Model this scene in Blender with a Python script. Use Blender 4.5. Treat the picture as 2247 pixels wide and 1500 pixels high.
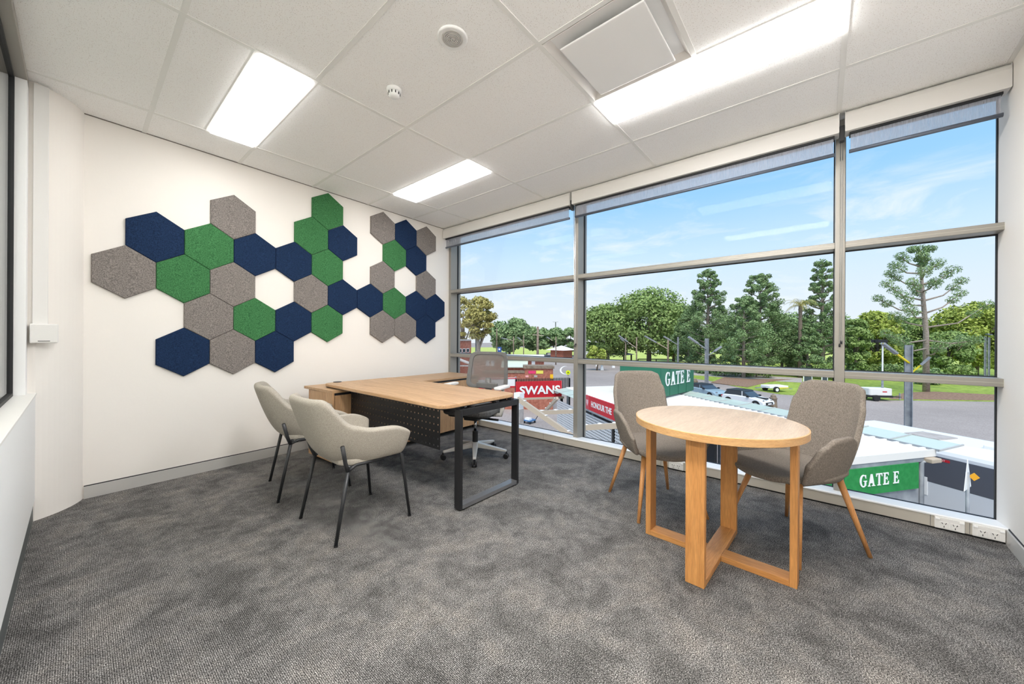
import bpy, math, random
from mathutils import Vector, Matrix
random.seed(7)
for _o in list(bpy.data.objects):
    bpy.data.objects.remove(_o)
SC = bpy.context.scene
COL = SC.collection

# ------------------------------------------------------------------ camera
FPX, PCY, YAW, ROLL = 805.2, 742.0, 0.8694, 0.0055
EYE = 1.095                                    # camera height over the carpet
SY, CY = math.sin(YAW), math.cos(YAW)
cam_d = bpy.data.cameras.new('camera')
cam = bpy.data.objects.new('camera', cam_d)
COL.objects.link(cam)
cam_d.sensor_width = 36.0
cam_d.lens = FPX / 2247 * 36
cam_d.shift_y = (PCY - 750.0) / 2247
cam_d.clip_start = 0.02
cam_d.clip_end = 2000
_F, _R, _U = Vector((SY, CY, 0)), Vector((CY, -SY, 0)), Vector((0, 0, 1))
_X = _R * math.cos(ROLL) + _U * math.sin(ROLL)
_Y = _U * math.cos(ROLL) - _R * math.sin(ROLL)
_M = Matrix((_X, _Y, -_F)).transposed().to_4x4()
_M.translation = Vector((0, 0, EYE))
cam.matrix_world = _M
SC.camera = cam

# ------------------------------------------------------------------ world / sky
def lin(*c):
    return tuple((x / 255 / 12.92 if x / 255 <= .04045 else ((x / 255 + .055) / 1.055) ** 2.4) for x in c)
W = bpy.data.worlds.new('sky')
SC.world = W
W.use_nodes = True
nt = W.node_tree
nt.nodes.clear()
def N(t, kind, **kw):
    n = t.nodes.new(kind)
    for k, v in kw.items():
        if k.startswith('i_'):
            n.inputs[k[2:].replace('_', ' ')].default_value = v
        else:
            setattr(n, k, v)
    return n
def ramp(t, stops, interp='LINEAR'):
    n = t.nodes.new('ShaderNodeValToRGB')
    n.color_ramp.interpolation = interp
    e = n.color_ramp.elements
    while len(e) < len(stops):
        e.new(0.5)
    for el, (p, c) in zip(e, stops):
        el.position = p
        el.color = (c[0], c[1], c[2], 1)
    return n
tc = N(nt, 'ShaderNodeTexCoord')
sep = N(nt, 'ShaderNodeSeparateXYZ')
nt.links.new(tc.outputs['Generated'], sep.inputs[0])
sky = ramp(nt, [(0.0, lin(226, 233, 240)), (0.10, lin(216, 230, 243)), (0.20, lin(198, 225, 248)), (0.33, lin(152, 203, 246)), (0.55, lin(140, 188, 238)), (1.0, lin(122, 172, 232))])
nt.links.new(sep.outputs['Z'], sky.inputs[0])
mp = N(nt, 'ShaderNodeMapping')
mp.inputs['Scale'].default_value = (3.2, 3.2, 11)
nt.links.new(tc.outputs['Generated'], mp.inputs[0])
cn = N(nt, 'ShaderNodeTexNoise', i_Scale=1.7, i_Detail=9.0, i_Roughness=0.62, i_Distortion=0.5)
nt.links.new(mp.outputs[0], cn.inputs[0])
cr = ramp(nt, [(0.50, (0, 0, 0)), (0.72, (1, 1, 1))])
nt.links.new(cn.outputs[0], cr.inputs[0])
ch = ramp(nt, [(0.0, (1, 1, 1)), (0.25, (.85, .85, .85)), (0.34, (.25, .25, .25)), (0.6, (.1, .1, .1))])
nt.links.new(sep.outputs['Z'], ch.inputs[0])
mu = N(nt, 'ShaderNodeMath', operation='MULTIPLY')
nt.links.new(cr.outputs[0], mu.inputs[0])
nt.links.new(ch.outputs[0], mu.inputs[1])
mu2 = N(nt, 'ShaderNodeMath', operation='MULTIPLY')
mu2.inputs[1].default_value = 0.75
nt.links.new(mu.outputs[0], mu2.inputs[0])
mx = N(nt, 'ShaderNodeMix', data_type='RGBA')
nt.links.new(mu2.outputs[0], mx.inputs['Factor'])
nt.links.new(sky.outputs[0], mx.inputs['A'])
mx.inputs['B'].default_value = (*lin(240, 244, 250), 1)
bg = N(nt, 'ShaderNodeBackground', i_Strength=1.12)
nt.links.new(mx.outputs['Result'], bg.inputs[0])
wo = N(nt, 'ShaderNodeOutputWorld')
nt.links.new(bg.outputs[0], wo.inputs[0])

sun_d = bpy.data.lights.new('sun', 'SUN')
sun_d.energy = 3.6
sun_d.angle = math.radians(40)
sun_d.color = (1.0, 0.93, 0.82)
sun = bpy.data.objects.new('sun', sun_d)
COL.objects.link(sun)
sun.rotation_euler = Vector((0.42, 0.25, -0.87)).to_track_quat('-Z', 'Y').to_euler()

VS = SC.view_settings
VS.view_transform = 'Standard'
VS.look = 'None'
VS.gamma = 1.0
VS.use_curve_mapping = False
VS.exposure = 0.03
SC.cycles.use_denoising = True
SC.cycles.max_bounces = 10
SC.cycles.transparent_max_bounces = 16

# ------------------------------------------------------------------ placing helpers
def ray(u, v):
    a, b = (u - 1123.5) / FPX, (v - PCY) / FPX
    a, b = a * math.cos(ROLL) + b * math.sin(ROLL), -a * math.sin(ROLL) + b * math.cos(ROLL)
    return Vector((SY + a * CY, CY - a * SY, -b))
def at(u, v, d):
    return Vector((0, 0, EYE)) + ray(u, v) * d
def onz(u, v, z):
    r = ray(u, v)
    return Vector((0, 0, EYE)) + r * ((z - EYE) / r.z)
ZG = -4.9
def gnd(u, v):
    return onz(u, v, ZG)

# ------------------------------------------------------------------ mesh helpers
ORG = {}
class MB:
    def __init__(s):
        s.v, s.f = [], []
    def add(s, vs, fs):
        o = len(s.v)
        s.v += [tuple(p) for p in vs]
        s.f += [tuple(i + o for i in f) for f in fs]
        return s
    def box(s, x0, x1, y0, y1, z0, z1):
        v = [(x, y, z) for z in (z0, z1) for y in (y0, y1) for x in (x0, x1)]
        return s.add(v, [(0, 2, 3, 1), (4, 5, 7, 6), (0, 1, 5, 4), (1, 3, 7, 5), (3, 2, 6, 7), (2, 0, 4, 6)])
    def obox(s, c, ax, ay, az, hx, hy, hz):
        c, ax, ay, az = map(Vector, (c, ax, ay, az))
        v = [c + ax * (i * hx) + ay * (j * hy) + az * (k * hz) for k in (-1, 1) for j in (-1, 1) for i in (-1, 1)]
        return s.add(v, [(0, 2, 3, 1), (4, 5, 7, 6), (0, 1, 5, 4), (1, 3, 7, 5), (3, 2, 6, 7), (2, 0, 4, 6)])
    def beam(s, a, b, w, h, up=(0, 0, 1)):
        a, b = Vector(a), Vector(b)
        d = (b - a)
        L = d.length
        d.normalize()
        sx = d.cross(Vector(up))
        if sx.length < 1e-4:
            sx = d.cross(Vector((0, 1, 0)))
        sx.normalize()
        uy = sx.cross(d)
        return s.obox((a + b) / 2, d, sx, uy, L / 2, w / 2, h / 2)
    def prism(s, pts, z0, z1):
        n = len(pts)
        v = [(p[0], p[1], z0) for p in pts] + [(p[0], p[1], z1) for p in pts]
        return s.add(v, [tuple(range(n - 1, -1, -1)), tuple(range(n, 2 * n))] + [(i, (i + 1) % n, n + (i + 1) % n, n + i) for i in range(n)])
    def extr(s, pts, d):
        n = len(pts)
        d = Vector(d)
        v = [Vector(p) for p in pts]
        v = v + [p + d for p in v]
        return s.add(v, [tuple(range(n - 1, -1, -1)), tuple(range(n, 2 * n))] + [(i, (i + 1) % n, n + (i + 1) % n, n + i) for i in range(n)])
    def tube(s, path, r, seg=8, cap=True):
        path = [Vector(p) for p in path]
        n = len(path)
        rs = r if isinstance(r, (list, tuple)) else [r] * n
        rings = []
        ref = None
        for i, p in enumerate(path):
            d = (path[min(i + 1, n - 1)] - path[max(i - 1, 0)]).normalized()
            if ref is None:
                ref = Vector((0, 0, 1)) if abs(d.z) < .9 else Vector((1, 0, 0))
            a = (ref - d * ref.dot(d)).normalized()
            ref = a
            b = d.cross(a)
            rings.append([p + (a * math.cos(t) + b * math.sin(t)) * rs[i] for t in [2 * math.pi * k / seg for k in range(seg)]])
        o = len(s.v)
        vs = [q for R in rings for q in R]
        fs = []
        for i in range(n - 1):
            for k in range(seg):
                k2 = (k + 1) % seg
                fs.append((i * seg + k, i * seg + k2, (i + 1) * seg + k2, (i + 1) * seg + k))
        if cap:
            fs.append(tuple(range(seg - 1, -1, -1)))
            fs.append(tuple((n - 1) * seg + k for k in range(seg)))
        return s.add(vs, fs)
    def lathe(s, prof, c=(0, 0, 0), seg=24, axis='z'):
        n = len(prof)
        vs = []
        for r, h in prof:
            for k in range(seg):
                t = 2 * math.pi * k / seg
                p = (r * math.cos(t), r * math.sin(t), h)
                if axis == 'x':
                    p = (p[2], p[0], p[1])
                if axis == 'y':
                    p = (p[1], p[2], p[0])
                vs.append((p[0] + c[0], p[1] + c[1], p[2] + c[2]))
        fs = []
        for i in range(n - 1):
            for k in range(seg):
                k2 = (k + 1) % seg
                fs.append((i * seg + k, i * seg + k2, (i + 1) * seg + k2, (i + 1) * seg + k))
        fs.append(tuple(range(seg - 1, -1, -1)))
        fs.append(tuple((n - 1) * seg + k for k in range(seg)))
        return s.add(vs, fs)
    def grid(s, rows):
        n, m = len(rows), len(rows[0])
        return s.add([p for r in rows for p in r], [(i * m + j, i * m + j + 1, (i + 1) * m + j + 1, (i + 1) * m + j) for i in range(n - 1) for j in range(m - 1)])
    def mesh(s, name, off=(0, 0, 0)):
        me = bpy.data.meshes.new(name)
        me.from_pydata([(x - off[0], y - off[1], z - off[2]) for x, y, z in s.v], [], s.f)
        me.update()
        return me
    def build(s, name, m, parent=None, bevel=0, smooth=False, sub=0, solid=0, seg=2, autosmooth=None):
        off = ORG.get(parent.name, (0, 0, 0)) if parent else (0, 0, 0)
        me = s.mesh(name, off)
        o = bpy.data.objects.new(name, me)
        COL.objects.link(o)
        me.materials.append(m)
        if smooth:
            me.polygons.foreach_set('use_smooth', [True] * len(me.polygons))
        if solid:
            q = o.modifiers.new('solid', 'SOLIDIFY')
            q.thickness = solid
            q.offset = 0
        if bevel:
            q = o.modifiers.new('bevel', 'BEVEL')
            q.width = bevel
            q.segments = seg
            q.limit_method = 'ANGLE'
            q.angle_limit = math.radians(40)
        if sub:
            q = o.modifiers.new('sub', 'SUBSURF')
            q.levels = q.render_levels = sub
        if parent:
            o.parent = parent
            ORG[o.name] = off
        return o
def tag(o, label, cat, group=None):
    o['label'] = label
    o['category'] = cat
    if group:
        o['group'] = group
    return o
def struct(o, label=None):
    o['kind'] = 'structure'
    if label:
        o['label'] = label
    return o
def root(name, label=None, cat=None, loc=(0, 0, 0), rz=0, group=None, local=False):
    o = bpy.data.objects.new(name, None)
    COL.objects.link(o)
    o.empty_display_size = 0.1
    o.location = loc
    o.rotation_euler = (0, 0, rz)
    ORG[o.name] = (0, 0, 0) if local else tuple(loc)
    if label:
        tag(o, label, cat, group)
    return o
def dup(src, loc, rz=0, parent=None, label=None):
    c = src.copy()
    COL.objects.link(c)
    c.parent = parent
    if parent is None:
        c.location = loc
        c.rotation_euler = (0, 0, rz)
    if label:
        c['label'] = label
    for ch in list(src.children):
        dup(ch, None, 0, c)
    return c
def piece(me, name, parent, loc=(0, 0, 0), rz=0):
    o = bpy.data.objects.new(name, me)
    COL.objects.link(o)
    o.parent = parent
    off = ORG.get(parent.name, (0, 0, 0)) if parent else (0, 0, 0)
    o.location = (loc[0] - off[0], loc[1] - off[1], loc[2] - off[2])
    o.rotation_euler = (0, 0, rz)
    return o
def text_mb(txt, size, origin, dx, up, depth=0.004, bold=0.0, align='LEFT', squeeze=1.0):
    cu = bpy.data.curves.new('t', 'FONT')
    cu.body = txt
    cu.size = size
    cu.offset = bold
    cu.align_x = align
    cu.resolution_u = 3
    cu.extrude = 0.5
    to = bpy.data.objects.new('t', cu)
    COL.objects.link(to)
    dg = bpy.context.evaluated_depsgraph_get()
    me = bpy.data.meshes.new_from_object(to.evaluated_get(dg))
    dx, up = Vector(dx).normalized(), Vector(up).normalized()
    nz = dx.cross(up)
    o = Vector(origin)
    mb = MB()
    mb.add([o + dx * (p.co.x * squeeze) + up * p.co.y + nz * (p.co.z * depth) for p in me.vertices], [tuple(f.vertices) for f in me.polygons])
    bpy.data.objects.remove(to)
    bpy.data.meshes.remove(me)
    return mb

# ------------------------------------------------------------------ materials
def newmat(name):
    m = bpy.data.materials.new(name)
    m.use_nodes = True
    t = m.node_tree
    b = t.nodes['Principled BSDF']
    return m, t, b
def plain(name, c, rough=.5, metal=0, spec=.5, bump=0, bscale=80):
    m, t, b = newmat(name)
    b.inputs['Base Color'].default_value = (*lin(*c), 1)
    b.inputs['Roughness'].default_value = rough
    b.inputs['Metallic'].default_value = metal
    b.inputs['Specular IOR Level'].default_value = spec
    if bump:
        g = N(t, 'ShaderNodeNewGeometry')
        n = N(t, 'ShaderNodeTexNoise', i_Scale=bscale, i_Detail=3.0)
        t.links.new(g.outputs['Position'], n.inputs[0])
        k = N(t, 'ShaderNodeBump', i_Strength=bump, i_Distance=.01)
        t.links.new(n.outputs[0], k.inputs['Height'])
        t.links.new(k.outputs[0], b.inputs['Normal'])
    return m
def speck(name, stops, scale, rough=.9, detail=2.0, bump=0.15, coord='Object', stretch=(1, 1, 1), spec=.2, big=None, rz=0):
    """Noise-mottled colour: stops of (position, srgb colour)."""
    m, t, b = newmat(name)
    if coord == 'World':
        src = N(t, 'ShaderNodeNewGeometry').outputs['Position']
    else:
        src = N(t, 'ShaderNodeTexCoord').outputs[coord]
    mp = N(t, 'ShaderNodeMapping')
    mp.inputs['Scale'].default_value = stretch
    mp.inputs['Rotation'].default_value = (0, 0, rz)
    t.links.new(src, mp.inputs[0])
    n = N(t, 'ShaderNodeTexNoise', i_Scale=scale, i_Detail=detail, i_Roughness=.6)
    t.links.new(mp.outputs[0], n.inputs[0])
    r = ramp(t, [(p, lin(*c)) for p, c in stops])
    t.links.new(n.outputs[0], r.inputs[0])
    out = r.outputs[0]
    if big:
        n2 = N(t, 'ShaderNodeTexNoise', i_Scale=big[0], i_Detail=4.0, i_Roughness=.6)
        t.links.new(src, n2.inputs[0])
        r2 = ramp(t, [(.35, (big[1],) * 3), (.65, (big[2],) * 3)])
        t.links.new(n2.outputs[0], r2.inputs[0])
        mm = N(t, 'ShaderNodeMix', data_type='RGBA', blend_type='MULTIPLY')
        mm.inputs['Factor'].default_value = 1
        t.links.new(out, mm.inputs['A'])
        t.links.new(r2.outputs[0], mm.inputs['B'])
        out = mm.outputs['Result']
    t.links.new(out, b.inputs['Base Color'])
    b.inputs['Roughness'].default_value = rough
    b.inputs['Specular IOR Level'].default_value = spec
    if bump:
        k = N(t, 'ShaderNodeBump', i_Strength=bump, i_Distance=.005)
        t.links.new(n.outputs[0], k.inputs['Height'])
        t.links.new(k.outputs[0], b.inputs['Normal'])
    return m
def wood(name, c1, c2, stretch=(1, 14, 14), scale=2.2, rough=.45, coord='Object', spec=.4):
    m, t, b = newmat(name)
    src = N(t, 'ShaderNodeTexCoord').outputs[coord]
    mp = N(t, 'ShaderNodeMapping')
    mp.inputs['Scale'].default_value = stretch
    t.links.new(src, mp.inputs[0])
    n = N(t, 'ShaderNodeTexNoise', i_Scale=scale, i_Detail=6.0, i_Roughness=.65, i_Distortion=.6)
    t.links.new(mp.outputs[0], n.inputs[0])
    r = ramp(t, [(.3, lin(*c1)), (.7, lin(*c2))])
    t.links.new(n.outputs[0], r.inputs[0])
    n2 = N(t, 'ShaderNodeTexNoise', i_Scale=scale * 9, i_Detail=3.0)
    t.links.new(mp.outputs[0], n2.inputs[0])
    r2 = ramp(t, [(.4, (.86,) * 3), (.6, (1.02,) * 3)])
    t.links.new(n2.outputs[0], r2.inputs[0])
    mm = N(t, 'ShaderNodeMix', data_type='RGBA', blend_type='MULTIPLY')
    mm.inputs['Factor'].default_value = 1
    t.links.new(r.outputs[0], mm.inputs['A'])
    t.links.new(r2.outputs[0], mm.inputs['B'])
    t.links.new(mm.outputs['Result'], b.inputs['Base Color'])
    b.inputs['Roughness'].default_value = rough
    b.inputs['Specular IOR Level'].default_value = spec
    return m
def glass(name, tint=(.995, 1.0, .997), refl=.05, ior=1.45):
    m = bpy.data.materials.new(name)
    m.use_nodes = True
    t = m.node_tree
    t.nodes.clear()
    tr = N(t, 'ShaderNodeBsdfTransparent')
    tr.inputs[0].default_value = (*tint, 1)
    gl = N(t, 'ShaderNodeBsdfGlossy', i_Roughness=0.0)
    fr = N(t, 'ShaderNodeFresnel', i_IOR=ior)
    mu = N(t, 'ShaderNodeMath', operation='MULTIPLY')
    mu.inputs[1].default_value = refl
    t.links.new(fr.outputs[0], mu.inputs[0])
    ms = N(t, 'ShaderNodeMixShader')
    t.links.new(mu.outputs[0], ms.inputs[0])
    t.links.new(tr.outputs[0], ms.inputs[1])
    t.links.new(gl.outputs[0], ms.inputs[2])
    o = N(t, 'ShaderNodeOutputMaterial')
    t.links.new(ms.outputs[0], o.inputs[0])
    return m
def emit(name, c, s):
    m = bpy.data.materials.new(name)
    m.use_nodes = True
    t = m.node_tree
    t.nodes.clear()
    e = N(t, 'ShaderNodeEmission', i_Strength=s)
    e.inputs[0].default_value = (*c, 1)
    o = N(t, 'ShaderNodeOutputMaterial')
    t.links.new(e.outputs[0], o.inputs[0])
    return m
M = {}
M['wall'] = plain('wall_paint', (243, 238, 231), .75, spec=.25, bump=.03, bscale=60)
M['white'] = plain('white_paint', (247, 247, 246), .5, spec=.35)
M['blindwhite'] = plain('blind_white', (226, 223, 218), .6)
M['roofwhite'] = plain('roof_white', (232, 229, 223), .6)
M['alu'] = plain('champagne_aluminium', (152, 148, 140), .38, metal=.35)
M['alu2'] = plain('silver_aluminium', (196, 194, 190), .45, metal=.12)
M['gasket'] = plain('black_rubber', (26, 27, 30), .6)
M['black'] = plain('black_powdercoat', (30, 30, 32), .42)
M['darkmetal'] = plain('dark_grey_metal', (52, 53, 55), .4, metal=.3)
M['plastic_black'] = plain('black_plastic', (28, 28, 30), .45)
M['plastic_grey'] = plain('grey_plastic', (112, 111, 110), .5)
M['plastic_white'] = plain('white_plastic', (236, 234, 230), .4)
M['chrome'] = plain('chrome', (200, 200, 200), .15, metal=1)
M['duct'] = plain('beige_duct', (190, 184, 172), .45)
M['glass'] = glass('window_glass')
M['glass_part'] = glass('partition_glass', (.90, .93, .91), .8)
def ceiling_tile_mat():
    m, t, b = newmat('mineral_fibre_tile')
    g = N(t, 'ShaderNodeNewGeometry')
    v = N(t, 'ShaderNodeTexVoronoi', i_Scale=165.0)
    t.links.new(g.outputs['Position'], v.inputs['Vector'])
    n = N(t, 'ShaderNodeTexNoise', i_Scale=120.0, i_Detail=2.0)
    t.links.new(g.outputs['Position'], n.inputs[0])
    r1 = ramp(t, [(.16, (0, 0, 0)), (.30, (1, 1, 1))])
    t.links.new(v.outputs['Distance'], r1.inputs[0])
    r2 = ramp(t, [(.50, (0, 0, 0)), (.56, (1, 1, 1))])
    t.links.new(n.outputs[0], r2.inputs[0])
    mx_ = N(t, 'ShaderNodeMath', operation='MAXIMUM')
    t.links.new(r1.outputs[0], mx_.inputs[0])
    t.links.new(r2.outputs[0], mx_.inputs[1])
    mm = N(t, 'ShaderNodeMix', data_type='RGBA')
    t.links.new(mx_.outputs[0], mm.inputs['Factor'])
    mm.inputs['A'].default_value = (*lin(212, 207, 201), 1)
    mm.inputs['B'].default_value = (*lin(255, 254, 252), 1)
    t.links.new(mm.outputs['Result'], b.inputs['Base Color'])
    b.inputs['Roughness'].default_value = .9
    b.inputs['Specular IOR Level'].default_value = .15
    return m
M['tile'] = ceiling_tile_mat()
M['tee'] = plain('ceiling_tee', (240, 239, 235), .5, spec=.3)
def carpet_mat():
    m, t, b = newmat('loop_pile_carpet')
    g = N(t, 'ShaderNodeNewGeometry')
    P = g.outputs['Position']
    n1 = N(t, 'ShaderNodeTexNoise', i_Scale=240.0, i_Detail=2.0, i_Roughness=.8)
    t.links.new(P, n1.inputs[0])
    mp = N(t, 'ShaderNodeMapping')
    mp.inputs['Scale'].default_value = (1.0, 1.0, 1.0)
    t.links.new(P, mp.inputs[0])
    wv = N(t, 'ShaderNodeTexWave', i_Scale=58.0, i_Distortion=1.4, i_Detail=2.0)
    wv.inputs['Detail Scale'].default_value = 3.0
    t.links.new(mp.outputs[0], wv.inputs[0])
    n2 = N(t, 'ShaderNodeTexNoise', i_Scale=3.8, i_Detail=9.0, i_Roughness=.66, i_Distortion=.5)
    t.links.new(P, n2.inputs[0])
    n3 = N(t, 'ShaderNodeTexNoise', i_Scale=14.0, i_Detail=4.0, i_Roughness=.7)
    t.links.new(P, n3.inputs[0])
    # height of the loops
    a = N(t, 'ShaderNodeMath', operation='MULTIPLY')
    a.inputs[1].default_value = .12
    t.links.new(wv.outputs[1], a.inputs[0])
    h = N(t, 'ShaderNodeMath', operation='MULTIPLY_ADD')
    h.inputs[1].default_value = 1.0
    t.links.new(n1.outputs[0], h.inputs[0])
    t.links.new(a.outputs[0], h.inputs[2])
    r = ramp(t, [(.42, lin(34, 34, 34)), (.57, lin(102, 100, 98)), (.75, lin(204, 201, 198))])
    t.links.new(h.outputs[0], r.inputs[0])
    r2 = ramp(t, [(.38, (.60,) * 3), (.5, (.90,) * 3), (.62, (1.12, 1.09, 1.05))])
    t.links.new(n2.outputs[0], r2.inputs[0])
    r3 = ramp(t, [(.36, (.74,) * 3), (.62, (1.10,) * 3)])
    t.links.new(n3.outputs[0], r3.inputs[0])
    m1 = N(t, 'ShaderNodeMix', data_type='RGBA', blend_type='MULTIPLY')
    m1.inputs['Factor'].default_value = 1
    t.links.new(r.outputs[0], m1.inputs['A'])
    t.links.new(r2.outputs[0], m1.inputs['B'])
    m2 = N(t, 'ShaderNodeMix', data_type='RGBA', blend_type='MULTIPLY')
    m2.inputs['Factor'].default_value = 1
    t.links.new(m1.outputs['Result'], m2.inputs['A'])
    t.links.new(r3.outputs[0], m2.inputs['B'])
    t.links.new(m2.outputs['Result'], b.inputs['Base Color'])
    b.inputs['Roughness'].default_value = .95
    b.inputs['Specular IOR Level'].default_value = .1
    k = N(t, 'ShaderNodeBump', i_Strength=.35, i_Distance=.004)
    t.links.new(h.outputs[0], k.inputs['Height'])
    t.links.new(k.outputs[0], b.inputs['Normal'])
    return m
M['carpet'] = carpet_mat()
M['oak'] = wood('oak_laminate', (178, 140, 102), (206, 170, 132), (9, .8, 9), 2.0)
M['oak_x'] = wood('oak_laminate_crossgrain', (178, 140, 102), (206, 170, 132), (.8, 9, 9), 2.0)
M['oak_v'] = wood('oak_laminate_upright', (176, 136, 96), (204, 166, 126), (9, 9, .8), 2.0)
M['oak_edge'] = wood('oak_edge', (176, 132, 88), (196, 152, 108), (9, .8, 9), 2.0)
M['ash'] = wood('pale_ash', (176, 152, 126), (198, 176, 152), (1, 12, 12), 2.0, .35)
M['ash_edge'] = wood('ash_edge', (196, 148, 94), (218, 176, 124), (3, 3, 30), 2.5, .4)
M['ash_leg'] = wood('amber_oak', (186, 126, 68), (212, 154, 92), (12, 12, .9), 2.4, .4)
M['beech'] = wood('beech_leg', (196, 134, 78), (218, 160, 102), (14, 14, 1.2), 2.4, .4)
M['felt_grey'] = speck('grey_felt', [(.35, (104, 98, 95)), (.65, (150, 143, 137))], 160, coord='World')
M['felt_navy'] = speck('navy_felt', [(.35, (19, 35, 62)), (.65, (33, 55, 88))], 160, coord='World')
M['felt_green'] = speck('green_felt', [(.35, (45, 94, 56)), (.65, (76, 134, 84))], 160, coord='World')
M['fabric_oat'] = speck('oatmeal_weave', [(.32, (140, 133, 122)), (.68, (186, 179, 167))], 430, detail=2, bump=.12)
M['fabric_grey'] = speck('taupe_linen', [(.30, (104, 96, 88)), (.70, (146, 137, 127))], 260, detail=3, bump=.12, stretch=(1, 1, .45))
M['mesh_grey'] = plain('grey_mesh_frame', (104, 103, 102), .6)
M['seat_grey'] = speck('charcoal_seat', [(.35, (82, 82, 82)), (.65, (118, 117, 116))], 200)

# ================================================================== ROOM SHELL
CEIL = 2.587
YB, WB = 3.791, 0.055
yb = lambda x: YB + WB * x
yr = lambda x: -0.775 - 0.03 * (x - 3.3)
XG, XF, XS = 3.465, 3.335, 3.23               # glass, frame face, skirting face
# floor slab with carpet tiles as its pieces
floor = struct(MB().box(-1.8, 3.47, -1.1, 4.3, -.30, -.006).build('floor', plain('screed', (70, 69, 68), .9)))
tile_me = MB().box(0, .4997, 0, .4997, -.006, 0).mesh('carpet_tile')
tile_me.materials.append(M['carpet'])
for i in range(11):
    for j in range(11):
        x, y = -1.75 + .5 * i, -1.1 + .5 * j
        if x + .5 > 3.46 or y > 4.2:
            if x < 3.25:
                me = MB().box(0, XS + .05 - x, 0, .4997, -.006, 0).mesh('carpet_tile')
                me.materials.append(M['carpet'])
                piece(me, 'carpet_tile', floor, (x, y, 0))
            continue
        piece(tile_me, 'carpet_tile', floor, (x, y, 0))

struct(MB().prism([(-1.8, yb(-1.8)), (3.47, yb(3.47)), (3.47, 4.35), (-1.8, 4.35)], 0, 2.9).build('wall_back', M['wall']))
struct(MB().prism([(-1.8, yr(-1.8)), (-1.8, -1.1), (3.47, -1.1), (3.47, yr(3.47))], 0, 2.9).build('wall_right', M['wall']))
struct(MB().box(-1.95, -1.8, -1.1, 4.35, 0, 2.9).build('wall_corridor', M['wall']))
struct(MB().box(-1.95, 3.5, -1.1, 4.35, 2.9, 3.1).build('roof_slab', M['wall']))
struct(MB().box(3.34, 3.5, -1.0, 4.35, 2.6, 2.92).build('wall_head', M['white']))
# white round column in the left corner
pts = []
for k in range(13):
    a = math.radians(-60 + 47 * k / 12)
    pts.append((-.36 + .40 * math.cos(a), 3.9 + .40 * math.sin(a)))
pts += [(.03, 3.9), (-.36, 4.0), (-.40, 3.6), (-.17, 3.553)]
struct(MB().prism(pts, 0, CEIL + .02).build('wall_column', M['wall'], smooth=False))

# baseboards: satin grey strip with a shadow line painted black along its top
def skirting(name, f, x0, x1, sgn, h=.087):
    b = struct(MB().prism([(x0, f(x0)), (x1, f(x1)), (x1, f(x1) + sgn * .012), (x0, f(x0) + sgn * .012)], 0, h - .006).build(name, M['alu2']))
    MB().prism([(x0, f(x0)), (x1, f(x1)), (x1, f(x1) + sgn * .004), (x0, f(x0) + sgn * .004)], h - .006, h).build('shadow_line', M['gasket'], b)
skirting('baseboard_back', yb, .03, XS + .02, -1)
skirting('baseboard_right', yr, -1.75, XS, 1)

# left glazed partition on a low wall
lw = struct(MB().box(-.29, -.16, .95, 3.56, .125, .745).build('wall_left', M['white'], bevel=.003))
struct(MB().box(-.29, -.166, .95, 3.56, 0, .125).build('baseboard_left', plain('dark_kick', (88, 92, 92), .5)))
wl = root('window_4')
struct(wl, 'glazed partition with pale aluminium frame on the low left wall')
MB().box(-.30, -.155, .94, 3.56, .745, .757).build('sill', M['plastic_white'], wl, bevel=.002)
MB().box(-.30, -.19, .94, 3.56, 2.545, CEIL).build('head_rail', M['alu'], wl, bevel=.002)
MB().box(-.30, -.19, 3.455, 3.56, .757, 2.545).build('jamb', M['white'], wl, bevel=.002)
MB().box(-.30, -.19, .94, 1.0, 0, 2.545).build('jamb', M['alu'], wl, bevel=.002)
MB().box(-.26, -.232, 3.435, 3.455, .757, 2.545).build('gasket', M['gasket'], wl)
MB().box(-.26, -.232, 1.0, 3.455, .757, .775).build('gasket', M['gasket'], wl)
MB().box(-.26, -.232, 1.0, 3.455, 2.527, 2.545).build('gasket', M['gasket'], wl)
MB().box(-.25, -.242, 1.0, 3.44, .77, 2.53).build('window_pane', M['glass_part'], wl)

# cable trunking and switch box on the column
MB_ = MB().box(-.172, -.115, 3.538, 3.566, 1.16, CEIL - .01)
tag(MB_.build('cable_trunking', M['plastic_white'], bevel=.002), 'slim white cable trunking running down the corner column from the ceiling', 'trunking')
sb = root('wall_control', 'small square white control box at the foot of the trunking on the column', 'control box', (-.125, 3.53, 1.05))
MB().box(-.180, -.075, 3.500, 3.552, 1.052, 1.165).build('housing', M['plastic_white'], sb, bevel=.006)
MB().box(-.150, -.105, 3.4975, 3.501, 1.062, 1.066).build('slot', M['plastic_grey'], sb)

# ------------------------------------------------------------------ ceiling
ceil_o = struct(MB().box(-1.8, 3.47, -1.1, 4.35, CEIL + .03, CEIL + .05).build('ceiling', M['white']))
GX = [-.89, -.29, .31, .893, 1.504, 2.102, 2.71, 3.36]
GY = [-1.05, -.08, 1.107, 2.266, 3.419, 4.02]
def ctile(x0, x1, y0, y1):
    MB().box(x0 + .004, x1 - .004, y0 + .004, y1 - .004, CEIL + .003, CEIL + .018).build('ceiling_tile', M['tile'], ceil_o)
def tee_x(x, y0, y1):
    MB().box(x - .012, x + .012, y0, y1, CEIL, CEIL + .03).build('ceiling_tee', M['tee'], ceil_o)
def tee_y(y, x0, x1):
    MB().box(x0, x1, y - .012, y + .012, CEIL - .0004, CEIL + .03).build('ceiling_tee', M['tee'], ceil_o)
VENT = (1.504, 2.102, .52, 1.107)
LIGHTS = [(.602, .893, 2.266, 3.419), (2.102, 2.404, 2.266, 3.419), (2.102, 2.404, -.08, 1.107), (.602, .893, -.08, 1.107)]
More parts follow.
